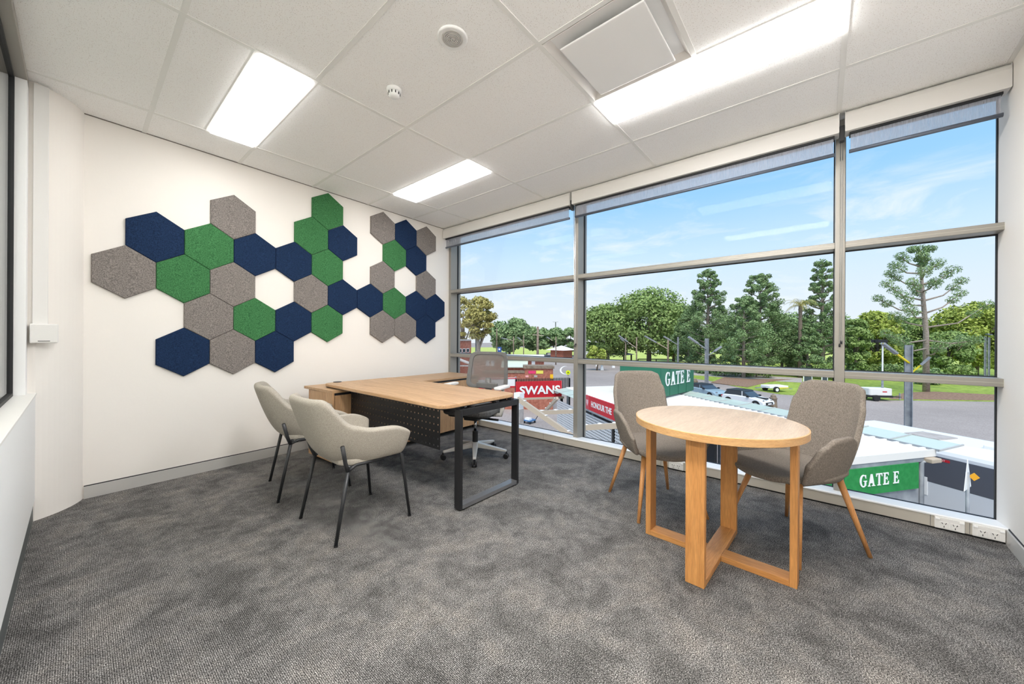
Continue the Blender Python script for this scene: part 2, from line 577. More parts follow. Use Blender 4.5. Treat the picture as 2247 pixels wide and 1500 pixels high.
for i in range(len(GX) - 1):
    for j in range(len(GY) - 1):
        x0, x1, y0, y1 = GX[i], GX[i + 1], GY[j], GY[j + 1]
        if abs(x0 - VENT[0]) < .01 and abs(y0 + .08) < .01:
            ctile(x0, x1, y0, VENT[2])
            tee_y(VENT[2], x0, x1)
            continue
        cut = [L for L in LIGHTS if L[0] > x0 - .01 and L[1] < x1 + .01 and abs(L[2] - y0) < .01]
        if cut:
            L = cut[0]
            if L[0] - x0 > .05:
                ctile(x0, L[0], y0, y1)
                tee_x(L[0], y0, y1)
            else:
                ctile(L[1], x1, y0, y1)
                tee_x(L[1], y0, y1)
            continue
        ctile(x0, x1, y0, y1)
for x in GX[:-1]:
    for a, b in zip(GY[:-1], GY[1:]):
        tee_x(x, a, b)
for y in GY[1:-1]:
    for a, b in zip(GX[:-1], GX[1:]):
        tee_y(y, a, b)
# wall angle along the back and right walls
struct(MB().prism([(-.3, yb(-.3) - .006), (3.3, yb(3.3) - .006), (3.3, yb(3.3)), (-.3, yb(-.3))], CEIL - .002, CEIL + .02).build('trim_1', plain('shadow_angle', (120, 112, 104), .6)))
struct(MB().prism([(-1.8, yr(-1.8)), (3.3, yr(3.3)), (3.3, yr(3.3) + .02), (-1.8, yr(-1.8) + .02)], CEIL - .002, CEIL + .02).build('trim_2', M['tee']))
struct(MB().box(-1.8, -.9, -1.0, 4.0, CEIL, CEIL + .02).build('ceiling_corridor', M['white']))

M['lamp'] = emit('lamp_diffuser', (1.0, .99, .98), 13)
LS = [M['lamp'], M['lamp'], emit('lamp_diffuser_bright', (1.0, .99, .98), 28), emit('lamp_diffuser_entry', (1.0, .99, .98), 55)]
LN = ['recessed ceiling light panel nearest the grey hexagon, above the far left of the wall',
      'recessed ceiling light panel farthest from view, near the corner of wall and blinds',
      'long bright ceiling light panel beside the square air vent',
      None]                                    # unseen fourth panel of the grid, made brightest to light the room
for L, lab, lm_ in zip(LIGHTS, LN, LS):
    if lab:
        r = root('ceiling_light', lab, 'ceiling light', (L[0], L[2], CEIL), group='recessed ceiling light panels')
    else:
        r = struct(root('ceiling_light_entry', loc=(L[0], L[2], CEIL)))
    g = .014
    MB().box(L[0] + g, L[1] - g, L[2] + g, L[3] - g, CEIL - .012, CEIL + .010).build('diffuser', lm_, r)  # glowing box hangs below the ceiling, shaped to throw light along it
    f = MB()
    f.box(L[0] + .004, L[0] + g, L[2] + .004, L[3] - .004, CEIL + .001, CEIL + .02)
    f.box(L[1] - g, L[1] - .004, L[2] + .004, L[3] - .004, CEIL + .001, CEIL + .02)
    f.box(L[0] + g, L[1] - g, L[2] + .004, L[2] + g, CEIL + .001, CEIL + .02)
    f.box(L[0] + g, L[1] - g, L[3] - g, L[3] - .004, CEIL + .001, CEIL + .02)
    f.build('frame', M['white'], r)
for yy, lab in ((1.4, 'added unseen fill panel in the corridor behind the glazed partition'), (-.5, 'added unseen fill panel in the corridor outside the doorway')):
    cl = struct(root('corridor_fill_light', loc=(-1.2, yy, CEIL)), lab)  # unseen glowing panels, added to brighten the room from the corridor
    MB().box(-1.35, -1.05, yy, yy + 1.2, CEIL - .012, CEIL - .002).build('diffuser', emit('corridor_fill', (1, .99, .97), 34), cl)

# air vent: sloped pan with a hanging plate
v = root('air_vent', 'square white ceiling air diffuser with a drop plate in a deep pan', 'air vent', (VENT[0], VENT[2], CEIL))
x0, x1, y0, y1 = VENT[0] + .016, VENT[1] - .013, VENT[2] + .012, VENT[3] - .013
i0, i1, j0, j1 = x0 + .1, x1 - .1, y0 + .1, y1 - .1
pan = MB()
o4 = [(x0, y0, CEIL), (x1, y0, CEIL), (x1, y1, CEIL), (x0, y1, CEIL)]
t4 = [(i0, j0, CEIL + .11), (i1, j0, CEIL + .11), (i1, j1, CEIL + .11), (i0, j1, CEIL + .11)]
pan.add(o4 + t4, [(0, 1, 5, 4), (1, 2, 6, 5), (2, 3, 7, 6), (3, 0, 4, 7), (4, 5, 6, 7)])
pan.build('pan', plain('vent_white', (226, 222, 217), .4), v, solid=.003)
MB().box(1.592, 2.046, .600, 1.034, CEIL - .014, CEIL - .004).build('drop_plate', M['white'], v, bevel=.005)
for cx, cy in ((1.64, .65), (2.0, .65), (1.64, .98), (2.0, .98)):
    MB().tube([(cx, cy, CEIL - .005), (cx, cy, CEIL + .1)], .006).build('hanger', M['darkmetal'], v)
MB().tube([(1.66 + .09 * math.cos(t), .60 , CEIL + .05 + .045 * math.sin(t)) for t in [k * math.pi / 8 for k in range(9)]], .006).build('flex_loop', M['plastic_white'], v, smooth=True)

# round ceiling speaker
s = root('ceiling_speaker', 'round white speaker grille set flush in the ceiling', 'speaker', (1.198, 1.41, CEIL))
MB().lathe([(.074, .012), (.074, -.004), (.068, -.007), (.056, -.005)], (1.198, 1.41, CEIL), 40).build('bezel', M['white'], s, smooth=True)
sg = plain('speaker_grille', (205, 202, 198), .6)
for k, rr in enumerate([.052, .044, .036, .028, .020, .011]):
    MB().lathe([(rr, -.004), (rr, -.0078 - .0006 * k), (rr - .0055, -.0078 - .0006 * k), (rr - .0055, -.004)], (1.198, 1.41, CEIL), 36).build('grille_ring', sg, s)
# smoke detector
d = root('smoke_detector', 'small white dome smoke detector on the ceiling', 'smoke detector', (1.225, 1.975, CEIL))
c0 = (1.225, 1.975, CEIL)
MB().lathe([(.043, .01), (.043, -.012), (.040, -.018)], c0, 28).build('base', M['white'], d, smooth=True)
MB().lathe([(.034, -.010), (.032, -.038), (.024, -.046), (.002, -.047)], c0, 28).build('dome', M['white'], d, smooth=True)
for k in range(10):
    t = 2 * math.pi * k / 10
    MB().obox((c0[0] + .0335 * math.cos(t), c0[1] + .0335 * math.sin(t), CEIL - .026), (math.cos(t), math.sin(t), 0), (-math.sin(t), math.cos(t), 0), (0, 0, 1), .002, .0025, .007).build('vent_slot', M['gasket'], d)

# ================================================================== WINDOW WALL
ZT = [(1.717, 1.760), (.837, .884)]
ZB, ZTOP = .048, 2.587
bays = [(1.976, 3.933), (-.065, 1.928), (-.780, -.117)]
gsk = M['gasket']
for k, (a, b) in enumerate(bays):
    w = root('window_%d' % (k + 1), loc=(XG, (a + b) / 2, ZB))
    struct(w)
    zs = [ZB + .004, ZT[1][0], ZT[1][1], ZT[0][0], ZT[0][1], ZTOP]
    for q in range(3):
        z0, z1 = zs[2 * q], zs[2 * q + 1]
        MB().box(XG, XG + .006, a, b, z0, z1).build('window_pane', M['glass'], w)
        g = MB()
        g.box(XG - .012, XG + .008, a, a + .006, z0, z1)
        g.box(XG - .012, XG + .008, b - .006, b, z0, z1)
        g.box(XG - .010, XG + .008, a, b, z0, z0 + .005)
        g.box(XG - .010, XG + .008, a, b, z1 - .006, z1)
        g.build('gasket', gsk, w)
    for z0, z1 in ZT:
        MB().box(XF, XG + .03, a, b, z0, z1).build('transom', M['alu'], w, bevel=.003)
        MB().box(XF - .0006, XF + .002, a, b, (z0 + z1) / 2 - .001, (z0 + z1) / 2 + .001).build('transom_groove', M['duct'], w)
for a, b, nm in ((1.928, 1.976, 'mullion'), (-.117, -.065, 'mullion'), (3.933, 3.985, 'jamb')):
    m_ = struct(MB().box(XF, XG + .05, a, b, ZB, ZTOP).build('trim_' + nm, M['alu'], bevel=.002))
    if nm == 'mullion':
        MB().box(XF - .0006, XF + .002, (a + b) / 2 - .002, (a + b) / 2 + .001, ZB, ZTOP).build('mullion_groove', plain('groove', (150, 146, 138), .5), m_)
# skirting duct with sill ledge
dk = struct(MB().box(XS, XS + .02, yr(XS) + .012, yb(XS), .010, .077).build('trim_sill_duct', M['duct'], bevel=.002))
MB().extr([(XS - .004, yr(XS), .077), (XS - .004, yr(XS), .084), (XS + .004, yr(XS), .087), (XG + .02, yr(XG), .050), (XG + .02, yr(XG), .030), (XS + .03, yr(XS), .030), (XS + .03, yr(XS), .077)], (0, yb(XS) - yr(XS), 0)).build('ledge', M['white'], dk)
MB().box(XS + .012, XS + .03, yr(XS) + .012, yb(XS), 0, .012).build('shadow_gap', gsk, dk)  # black strip painted in as the shade under the duct
for y in (2.28, 1.05, .70, -.49, -.637):
    MB().box(XS - .001, XS + .003, y - .001, y + .001, .010, .077).build('joint', M['plastic_grey'], dk)
struct(MB().box(3.34, XG + .05, -1.0, 4.2, ZTOP - .02, 2.62).build('trim_head', M['alu']))
struct(MB().box(XS + .03, XG + .05, -.8, 4.1, -.30, .029).build('trim_sill_core', M['duct']))

# double power outlets on the skirting duct
def outlet(y, label):
    r = root('power_outlet', label, 'power outlet', (XS, y, .043), group='double power outlets on the window skirting')
    MB().box(XS - .009, XS, y - .057, y + .057, .011, .076).build('plate', M['plastic_white'], r, bevel=.003)
    for sg_ in (-1, 1):
        MB().box(XS - .013, XS - .008, y + sg_ * .046 - .009, y + sg_ * .046 + .009, .060, .070).build('switch', M['white'], r, bevel=.0015)
        so = MB().box(XS - .0105, XS - .008, y + sg_ * .021 - .017, y + sg_ * .021 + .017, .016, .052).build('socket', M['plastic_white'], r, bevel=.001)
        for dy, dz, an in ((-.007, .010, .5), (.007, .010, -.5), (0, -.008, 0)):
            MB().obox((XS - .0108, y + sg_ * .021 + dy, .034 + dz), (1, 0, 0), (0, math.cos(an), math.sin(an)), (0, -math.sin(an), math.cos(an)), .0006, .0014, .0048).build('slot', M['gasket'], so)
outlet(-.562, 'double power outlet on the skirting, second from the right wall')
outlet(-.702, 'double power outlet on the skirting, right in the corner by the wall')
outlet(.925, 'double power outlet on the skirting seen between the round table and the left taupe chair')
outlet(.79, 'double power outlet on the skirting half hidden behind the front table leg')

# ------------------------------------------------------------------ roller blinds
def fabric_mat():
    m, t, b = newmat('blind_mesh_fabric')
    b.inputs['Base Color'].default_value = (*lin(176, 178, 188), 1)
    b.inputs['Roughness'].default_value = .8
    g = N(t, 'ShaderNodeNewGeometry')
    mp = N(t, 'ShaderNodeMapping')
    mp.inputs['Scale'].default_value = (1, 700, 14)
    t.links.new(g.outputs['Position'], mp.inputs[0])
    n = N(t, 'ShaderNodeTexNoise', i_Scale=1.0, i_Detail=2.0)
    t.links.new(mp.outputs[0], n.inputs[0])
    r = ramp(t, [(.3, (.36,) * 3), (.7, (.56,) * 3)])
    t.links.new(n.outputs[0], r.inputs[0])
    tr = N(t, 'ShaderNodeBsdfTransparent')
    ms = N(t, 'ShaderNodeMixShader')
    t.links.new(r.outputs[0], ms.inputs[0])
    t.links.new(tr.outputs[0], ms.inputs[1])
    t.links.new(b.outputs[0], ms.inputs[2])
    t.links.new(ms.outputs[0], t.nodes['Material Output'].inputs[0])
    return m
M['blind'] = fabric_mat()
M['blindbar'] = plain('slate_bar', (100, 108, 122), .4, metal=.3)
BL = [(1.962, 3.950, 'short roller blind in the left bay next to the hexagon wall'),
      (-.078, 1.930, 'widest roller blind in the middle window bay'),
      (yr(3.2) + .006, -.112, 'roller blind in the right bay against the right wall')]
for a, b, lab in BL:
    r = root('roller_blind', lab, 'roller blind', (3.2, (a + b) / 2, 2.44), group='part-raised roller blinds')
    prof = [(3.205, 2.448), (3.205, 2.548), (3.212, 2.570), (3.230, 2.584), (3.30, 2.584), (3.30, 2.448)]
    MB().extr([(x, a, z) for x, z in prof], (0, b - a, 0)).build('cassette', M['blindwhite'], r)
    for e in (a - .003, b):
        MB().box(3.206, 3.30, e, e + .003, 2.452, 2.578).build('end_cap', M['plastic_white'], r)
    MB().box(3.232, 3.302, a + .02, b - .02, 2.435, 2.4475).build('slot_shadow', M['gasket'], r)  # black strip stands in for the shade in the cassette slot
    MB().box(3.246, 3.247, a + .025, b - .025, 2.335, 2.44).build('fabric', M['blind'], r)
    MB().tube([(3.2465, a + .018, 2.326), (3.2465, b - .018, 2.326)], .012, 10).build('bottom_bar', M['blindbar'], r, smooth=True)
def chain(y, zlow, label, dy=.008):
    r = root('blind_chain', label, 'blind chain', (3.28, y, zlow), group='blind control chains')
    MB().box(3.225, 3.265, y - .013, y + .013, 2.40, 2.50).build('bracket', M['plastic_black'], r, bevel=.003)
    for s_ in (-1, 1):
        MB().tube([(3.275, y + s_ * dy, 2.56), (3.29, y + s_ * dy, 2.2), (3.315, y + s_ * dy * .7, zlow)], .0022, 6).build('bead_chain', M['chrome'], r)
        MB().lathe([(.005, 0), (.006, .012), (.004, .024)], (3.318, y + s_ * dy * .7, zlow - .012 - .02 * (s_ > 0)), 10).build('toggle', M['plastic_black'], r)
chain(1.946, 1.04, 'fine bead chain hanging at the mullion between the left and middle blinds')
chain(-.095, 1.08, 'bead chain hanging at the mullion between the middle and right blinds', .006)

# ================================================================== HEXAGON PANELS
HS, HDX, HDZ, HX0, HZ0, HTILT = .1835, .3187, .2858, .2158, 2.1017, -.0208
FC = {'g': ('grey', 'felt_grey'), 'n': ('navy blue', 'felt_navy'), 'e': ('green', 'felt_green')}
HEX = [
 (0, 2, 'g', 'leftmost panel of the whole display'),
 (2, 2, 'e', 'right of the leftmost grey panel'),
 (4, 2, 'g', 'left of the big white gap'),
 (8, 2, 'g', 'right of the big white gap'),
 (10, 2, 'n', 'left half of the navy pair bridging the two clusters'),
 (12, 2, 'n', 'right half of the navy pair bridging the two clusters'),
 (14, 2, 'e', 'lower green one of the right cluster'),
 (16, 2, 'n', 'just below the small white gap of the right cluster'),
 (18, 2, 'n', 'farthest right of all, beside the window'),
 (1, 1, 'n', 'top left corner of the display above the leftmost grey'),
 (3, 1, 'e', 'between the top left navy and the next navy'),
 (5, 1, 'n', 'under the lone grey top panel, left of another navy'),
 (7, 1, 'n', 'above the big white gap, touching the green column'),
 (9, 1, 'e', 'third from the top in the green column'),
 (13, 1, 'g', 'left of the small white gap in the right cluster'),
 (17, 1, 'g', 'right of the small white gap in the right cluster'),
 (4, 0, 'g', 'standing up alone at the top of the left cluster'),
 (8, 0, 'e', 'second from the top in the green column'),
 (10, 0, 'n', 'right of the green column near the ceiling'),
 (14, 0, 'e', 'upper green one of the right cluster'),
 (16, 0, 'n', 'second row of the right cluster'),
 (9, -1, 'e', 'highest panel, touching the ceiling line'),
 (13, -1, 'g', 'top left of the right cluster'),
 (15, -1, 'n', 'top middle of the right cluster'),
 (17, -1, 'g', 'top right of the right cluster by the blind'),
 (3, 3, 'g', 'above the bottom left navy panel'),
 (5, 3, 'e', 'below the left side of the big white gap'),
 (7, 3, 'n', 'below the right side of the big white gap'),
 (9, 3, 'e', 'lowest green, hanging at the right of the left cluster'),
 (13, 3, 'g', 'bottom left of the right cluster'),
 (15, 3, 'g', 'bottom middle of the right cluster'),
 (17, 3, 'n', 'bottom right of the right cluster'),
 (2, 4, 'n', 'bottom row, at its left end'),
 (4, 4, 'g', 'middle of the bottom row'),
 (6, 4, 'n', 'bottom row, at its right end'),
]
wd = Vector((1, WB, 0)).normalized()
nb = Vector((WB, -1, 0)).normalized()
hexme = {}
for key, (cn_, mt) in FC.items():
    mb = MB()
    def ring(rr, off):
        return [wd * (rr * math.sqrt(3) / 2 * HDX / (math.sqrt(3) * .184) * cx_) + Vector((0, 0, rr * 1.0366 * cz_ + HTILT * (rr * .866 * cx_))) + nb * off
                for cx_, cz_ in ((0, 1), (-1, .5), (-1, -.5), (0, -1), (1, -.5), (1, .5))]
    R0, R1, R2 = ring(HS * .998, .0005), ring(HS * .998, .016), ring(HS * .975, .021)
    vs = R0 + R1 + R2
    fs = [(5, 4, 3, 2, 1, 0), (12, 13, 14, 15, 16, 17)]
    for a in (0, 6):
        fs += [(a + i, a + (i + 1) % 6, a + 6 + (i + 1) % 6, a + 6 + i) for i in range(6)]
    mb.add(vs, fs)
    hexme[key] = mb.mesh('acoustic_panel')
    hexme[key].materials.append(M[mt])
for c, r_, key, lab in HEX:
    x = HX0 + c / 2 * HDX
    z = HZ0 - r_ * HDZ + HTILT * (x - 1.3)
    o = bpy.data.objects.new('acoustic_panel', hexme[key])
    COL.objects.link(o)
    o.location = (x, yb(x), z)
    tag(o, '%s felt hexagon panel, %s' % (FC[key][0], lab), 'wall panel', 'hexagonal felt wall panels')

# ================================================================== FURNITURE
def rrect(x0, x1, y0, y1, r, n=6):
    p = []
    for cx, cy, a0 in ((x1 - r, y1 - r, 0), (x0 + r, y1 - r, 90), (x0 + r, y0 + r, 180), (x1 - r, y0 + r, 270)):
        for k in range(n + 1):
            a = math.radians(a0 + 90 * k / n)
            p.append((cx + r * math.cos(a), cy + r * math.sin(a)))
    return p
# ------------------------------------------------------------------ desk
DZ = .680
desk = root('desk', 'oak-topped executive desk with black loop leg and perforated modesty panel', 'desk', (1.8, 2.6, 0))
top = MB().prism(rrect(1.432, 2.150, 1.760, 3.450, .075), DZ - .024, DZ).build('desktop', M['oak'], desk, bevel=.004)
MB().prism(rrect(1.437, 2.145, 1.765, 3.445, .073), DZ - .0275, DZ - .0241).build('edge_band', M['black'], top)
# loop leg of flat bar: two uprights, head bar, foot bar
ly0, ly1 = 1.735, 1.790
for xa, xb_ in ((1.556, 1.578), (2.118, 2.140)):
    MB().box(xa, xb_, ly0, ly1, .010, .640).build('leg', M['black'], desk, bevel=.0015)
MB().box(1.578, 2.118, ly0, ly1, .600, .640).build('head_bar', M['black'], desk, bevel=.0015)
MB().box(1.578, 2.118, ly0, ly1, .010, .036).build('foot_bar', plain('black_bar_sheen', (128, 128, 130), .28, metal=.5), desk, bevel=.0015)  # grey base puts the black bar's bright reflection into its colour
for x in (1.60, 2.09):
    MB().lathe([(.018, 0), (.018, .006), (.008, .010)], (x, 1.762, 0), 16).build('glide', M['plastic_black'], desk)
for x in (1.66, 1.90, 2.06):
    MB().box(x, x + .03, 1.745, 1.785, .640, .6525).build('spacer', M['black'], desk)
MB().box(1.60, 1.64, 1.79, 3.40, .612, .6525).build('beam', M['black'], desk)
MB().box(2.02, 2.06, 1.79, 3.40, .612, .6525).build('beam', M['black'], desk)
# perforated modesty panel: a sheet with real square holes
mp_x, yA, yB_, zA, zB = 1.552, 1.930, 3.330, .352, .634
hol = MB()
ny, nz_ = 32, 6
cw, chh = (yB_ - yA) / ny, (zB - zA) / nz_
hh = .0048
for i in range(ny):
    for j in range(nz_):
        a, b, c, d_ = yA + i * cw, yA + (i + 1) * cw, zA + j * chh, zA + (j + 1) * chh
        if j == 0 and i in (0, ny - 1):
            pass
        my, mz = (a + b) / 2, (c + d_) / 2
        o = [(mp_x, a, c), (mp_x, b, c), (mp_x, b, d_), (mp_x, a, d_)]
        q = [(mp_x, my - hh, mz - hh), (mp_x, my + hh, mz - hh), (mp_x, my + hh, mz + hh), (mp_x, my - hh, mz + hh)]
        hol.add(o + q, [(0, 1, 5, 4), (1, 2, 6, 5), (2, 3, 7, 6), (3, 0, 4, 7)])
hol.build('modesty_panel', M['black'], desk, solid=.002)
# grommet
gp = onz(733.5, 838, DZ)
MB().lathe([(.036, -.002), (.036, .0035), (.028, .005), (.003, .0045)], (gp.x + .02, gp.y - .02, DZ), 28).build('grommet', M['plastic_black'], desk, smooth=True)
# wire cable basket hung under the top
wb = MB()
for k in range(13):
    y = 1.98 + .055 * k
    wb.tube([(1.70, y, .64), (1.70, y, .575), (1.84, y, .575), (1.84, y, .64)], .0022, 5)
for x, z in ((1.70, .575), (1.70, .61), (1.84, .575), (1.84, .61), (1.77, .575)):
    wb.tube([(x, 1.98, z), (x, 2.64, z)], .0022, 5)
wb.build('cable_basket', M['black'], desk)

# ------------------------------------------------------------------ credenza along the wall
u_ = Vector((1, .05, 0)).normalized()
n_ = Vector((-.05, 1, 0)).normalized()
C0 = Vector((1.385, 3.145, 0))
cred = root('credenza', 'long low oak credenza running along the hexagon wall under the desk end', 'credenza', tuple(C0))
def cbox(name, a0, a1, d0, d1, z0, z1, m, par=None, bev=.0015):
    c = C0 + u_ * ((a0 + a1) / 2) + n_ * ((d0 + d1) / 2) + Vector((0, 0, (z0 + z1) / 2))
    return MB().obox(c, u_, n_, (0, 0, 1), (a1 - a0) / 2, (d1 - d0) / 2, (z1 - z0) / 2).build(name, m, par or cred, bevel=bev)
LC = 1.815
cbox('body', .018, LC - .018, .02, .43, .045, .622, M['oak_v'])
cbox('end_panel', 0, .018, 0, .432, .04, .622, M['oak_v'])
cbox('end_panel', LC - .018, LC, 0, .432, .04, .622, M['oak_v'])
cbox('top_board', -.004, LC + .004, -.006, .52, .622, .645, M['oak_x'])
for k in range(4):
    w_ = (LC - .044) / 4
    d_ = cbox('door', .022 + k * w_ + .0015, .022 + (k + 1) * w_ - .0015, .002, .019, .045, .600, M['oak_v'])
    cbox('pull_gap_shade', .022 + k * w_ + .0015, .022 + (k + 1) * w_ - .0015, .006, .018, .601, .620, M['gasket'], d_, 0)  # black strip fills the pull gap as painted shade
for a in (.04, .9, LC - .06):
    for d_ in (.03, .39):
        cbox('foot', a, a + .02, d_, d_ + .02, 0, .045, M['black'])

# ------------------------------------------------------------------ round meeting table
TC = (2.095, .415)
tb = root('round_table', 'round ash-topped meeting table on a cross of amber timber planks', 'table', (TC[0], TC[1], 0), rz=-.045, local=True)
tt = MB().lathe([(.376, .684), (.376, .690)], (0, 0, 0), 96).build('tabletop', M['ash'], tb, bevel=.002)
MB().lathe([(.376, .655), (.380, .657), (.380, .688), (.3765, .6895), (.3755, .6895), (.3755, .655)], (0, 0, 0), 96).build('edge_band', M['ash_edge'], tt, smooth=False)
MB().lathe([(.3750, .6555), (.3750, .683)], (0, 0, 0), 96).build('core', M['ash_edge'], tt)
lw_, th = .040, .014
for sx in (-1, 1):
    MB().box(sx * .305 - th, sx * .305 + th, -lw_, lw_, 0, .655).build('leg_plank', M['ash_leg'], tb, bevel=.002)
    MB().box(-lw_, lw_, sx * .325 - th, sx * .325 + th, 0, .655).build('leg_plank', M['ash_leg'], tb, bevel=.002)
fl = wood('amber_oak_flat', (190, 130, 72), (214, 158, 98), (1, 12, 12), 2.4, .4)
fl2 = wood('amber_oak_flat_y', (190, 130, 72), (214, 158, 98), (12, 1, 12), 2.4, .4)
MB().box(-.291, .291, -lw_, lw_, 0, .028).build('foot_rail', fl, tb, bevel=.002)
for s_ in (-1, 1):
    MB().box(-lw_, lw_, min(s_ * .0405, s_ * .311), max(s_ * .0405, s_ * .311), 0, .028).build('foot_rail', fl2, tb, bevel=.002)

# ------------------------------------------------------------------ tub shells
def sm(a, b, x):
    t = max(0, min(1, (x - a) / (b - a)))
    return t * t * (3 - 2 * t)
def interp(tab, x):
    for (a, va), (b, vb) in zip(tab[:-1], tab[1:]):
        if x <= b:
            t = (x - a) / (b - a)
            t = t * t * (3 - 2 * t)
            return va + (vb - va) * t
    return tab[-1][1]
def shell(bot, topp, ztop, zbot, ns, ntv, pw=.55, ex=.62):
    rows = []
    for i in range(ns + 1):
        s_ = -1 + 2 * i / ns
        th_ = s_ * math.pi / 2
        yy = math.copysign(abs(math.sin(th_)) ** ex, s_)
        xx = 1 - abs(math.cos(th_)) ** .75
        zt = interp(ztop, abs(s_))
        zb_ = interp(zbot, abs(s_))
        zmax = max(z for _, z in ztop)
        row = []
        for j in range(ntv + 1):
            t = j / ntv
            z = zb_ + (zt - zb_) * t
            w = max(0.0, min(1.0, (z - zbot[0][1]) / (zmax - zbot[0][1]))) ** pw
            xb = bot[0] + (topp[0] - bot[0]) * w
            xf = bot[1] + (topp[1] - bot[1]) * w
            hw = bot[2] + (topp[2] - bot[2]) * w
            row.append((xb + (xf - xb) * xx, hw * yy, z))
        rows.append(row)
    return MB().grid(rows)
def armchair():
    r = root('armchair', 'x', 'armchair', (0, 0, 0), local=True, group='oatmeal tub armchairs at the desk')
    zt = [(0, .772), (.30, .770), (.56, .615), (.72, .588), (.88, .584), (.96, .566), (1.0, .530)]
    zb_ = [(0, .405), (.6, .398), (1.0, .402)]
    shell((-.15, .19, .195), (-.325, .250, .300), zt, zb_, 40, 8, .6).build('tub_shell', M['fabric_oat'], r, smooth=True, solid=.046, sub=2)
    MB().prism(rrect(-.17, .205, -.20, .20, .09), .385, .425).build('seat_base', M['fabric_oat'], r, bevel=.014, seg=3, smooth=False)
    MB().prism(rrect(-.16, .235, -.205, .205, .08), .425, .485).build('seat_cushion', M['fabric_oat'], r, bevel=.022, seg=4)
    for s_ in (-1, 1):
        MB().tube([(-.222, s_ * .232, .006), (-.150, s_ * .214, .372)], [.0095, .011], 10).build('leg', M['darkmetal'], r, smooth=True)
        MB().tube([(.226, s_ * .235, .006), (.180, s_ * .214, .385), (.172, s_ * .206, .402), (.155, s_ * .198, .410)], [.0085, .011, .011, .011], 10).build('leg', M['darkmetal'], r, smooth=True)
        MB().tube([(-.150, s_ * .214, .368), (-.170, s_ * .226, .42), (-.196, s_ * .245, .520)], .011, 10).build('back_stay', M['darkmetal'], r, smooth=True)
        MB().tube([(-.150, s_ * .214, .372), (-.10, s_ * .20, .388), (.06, s_ * .19, .385), (.155, s_ * .198, .402)], .0095, 8).build('side_rail', M['darkmetal'], r, smooth=True)
    MB().tube([(-.135, -.205, .385), (-.135, .205, .385)], .0095, 8).build('cross_rail', M['darkmetal'], r, smooth=True)
    for x in (-.222, .226):
        for s_ in (-1, 1):
            MB().lathe([(.0105, 0), (.0105, .010)], (x, s_ * .2335, 0), 10).build('foot_cap', M['plastic_black'], r)
    return r
ac = armchair()
ac.location = (1.097, 2.170, 0)
ac['label'] = 'oatmeal tub armchair nearer the camera, facing the desk'
dup(ac, (1.122, 2.930, 0), -.19, label='oatmeal tub armchair farther back, next to the hexagon wall')

def side_chair():
    r = root('side_chair', 'x', 'chair', (0, 0, 0), local=True, group='taupe shell chairs at the round table')
    zt = [(0, .864), (.13, .862), (.22, .845), (.30, .76), (.40, .60), (.455, .475), (.49, .475), (.60, .605), (.72, .634), (.86, .630), (.94, .590), (1.0, .500)]
    zb_ = [(0, .372), (.5, .372), (1.0, .395)]
    shell((-.165, .20, .190), (-.285, .275, .330), zt, zb_, 120, 10, .62, .66).build('seat_shell', M['fabric_grey'], r, smooth=True, solid=.026, sub=1)
    # seat pad with a rolled front edge
    rows = []
    n = 16
    for i in range(n + 1):
        t = -1 + 2 * i / n
        row = []
        for j in range(n + 1):
            q = -1 + 2 * j / n
            xx = t * math.sqrt(1 - q * q / 2.6)
            yy = q * math.sqrt(1 - t * t / 2.6)
            x = .060 + .240 * xx
            y = .236 * yy
            zz = .398 + .022 * (yy * yy) + .02 * max(0, -xx) - .05 * max(0, xx - .62) ** 1.5
            row.append((x, y, zz))
        rows.append(row)
    MB().grid(rows).build('seat_pad', M['fabric_grey'], r, smooth=True, solid=.034, sub=1)
    MB().box(-.12, .14, -.13, .13, .345, .375).build('seat_frame', M['plastic_black'], r, bevel=.005)
    for sx in (-1, 1):
        for s_ in (-1, 1):
            MB().tube([(.02 + sx * .215 if sx > 0 else -.215, s_ * .222, 0), (sx * .13, s_ * .135, .372)], [.0095, .0165], 12).build('leg', M['beech'], r, smooth=True)
    return r
sc1 = side_chair()
sc1.location = (2.545, .115, 0)
sc1.rotation_euler = (0, 0, math.atan2(.6, -.8))
sc1['label'] = 'taupe shell chair with timber legs right of the round table'
dup(sc1, (2.480, .850, 0), math.atan2(-.73, -.68), label='taupe shell chair with timber legs on the far side of the round table')

# ------------------------------------------------------------------ task chair
def mesh_mat():
    m, t, b = newmat('see_through_mesh')
    b.inputs['Base Color'].default_value = (*lin(112, 106, 102), 1)
    b.inputs['Roughness'].default_value = .7
    tr = N(t, 'ShaderNodeBsdfTransparent')
    ms = N(t, 'ShaderNodeMixShader')
    ms.inputs[0].default_value = .82
    t.links.new(tr.outputs[0], ms.inputs[1])
    t.links.new(b.outputs[0], ms.inputs[2])
    t.links.new(ms.outputs[0], t.nodes['Material Output'].inputs[0])
    return m
tk = root('task_chair', 'grey mesh-back task chair on a pale five-star base behind the desk', 'office chair', (2.39, 2.46, 0), local=True)
tk.rotation_euler = (0, 0, math.pi + .30)
def back_pt(y, z):
    # gently curved back: y in -1..1, z in 0..1
    hw = .235 - .028 * z
    return (-.215 - .055 * z - .035 * (1 - y * y) , hw * y, .600 + .360 * z)
def back_patch(y0, y1, z0, z1, n=12):
    return MB().grid([[back_pt(y0 + (y1 - y0) * i / n, z0 + (z1 - z0) * j / n) for j in range(n + 1)] for i in range(n + 1)])
bf = MB()
loop = []
for k in range(64):
    a = 2 * math.pi * k / 64
    cy_, sz_ = math.cos(a), math.sin(a)
    loop.append((math.copysign(abs(cy_) ** .28, cy_) * .90, .5 + .5 * math.copysign(abs(sz_) ** .28, sz_) * .93))
ringv = []
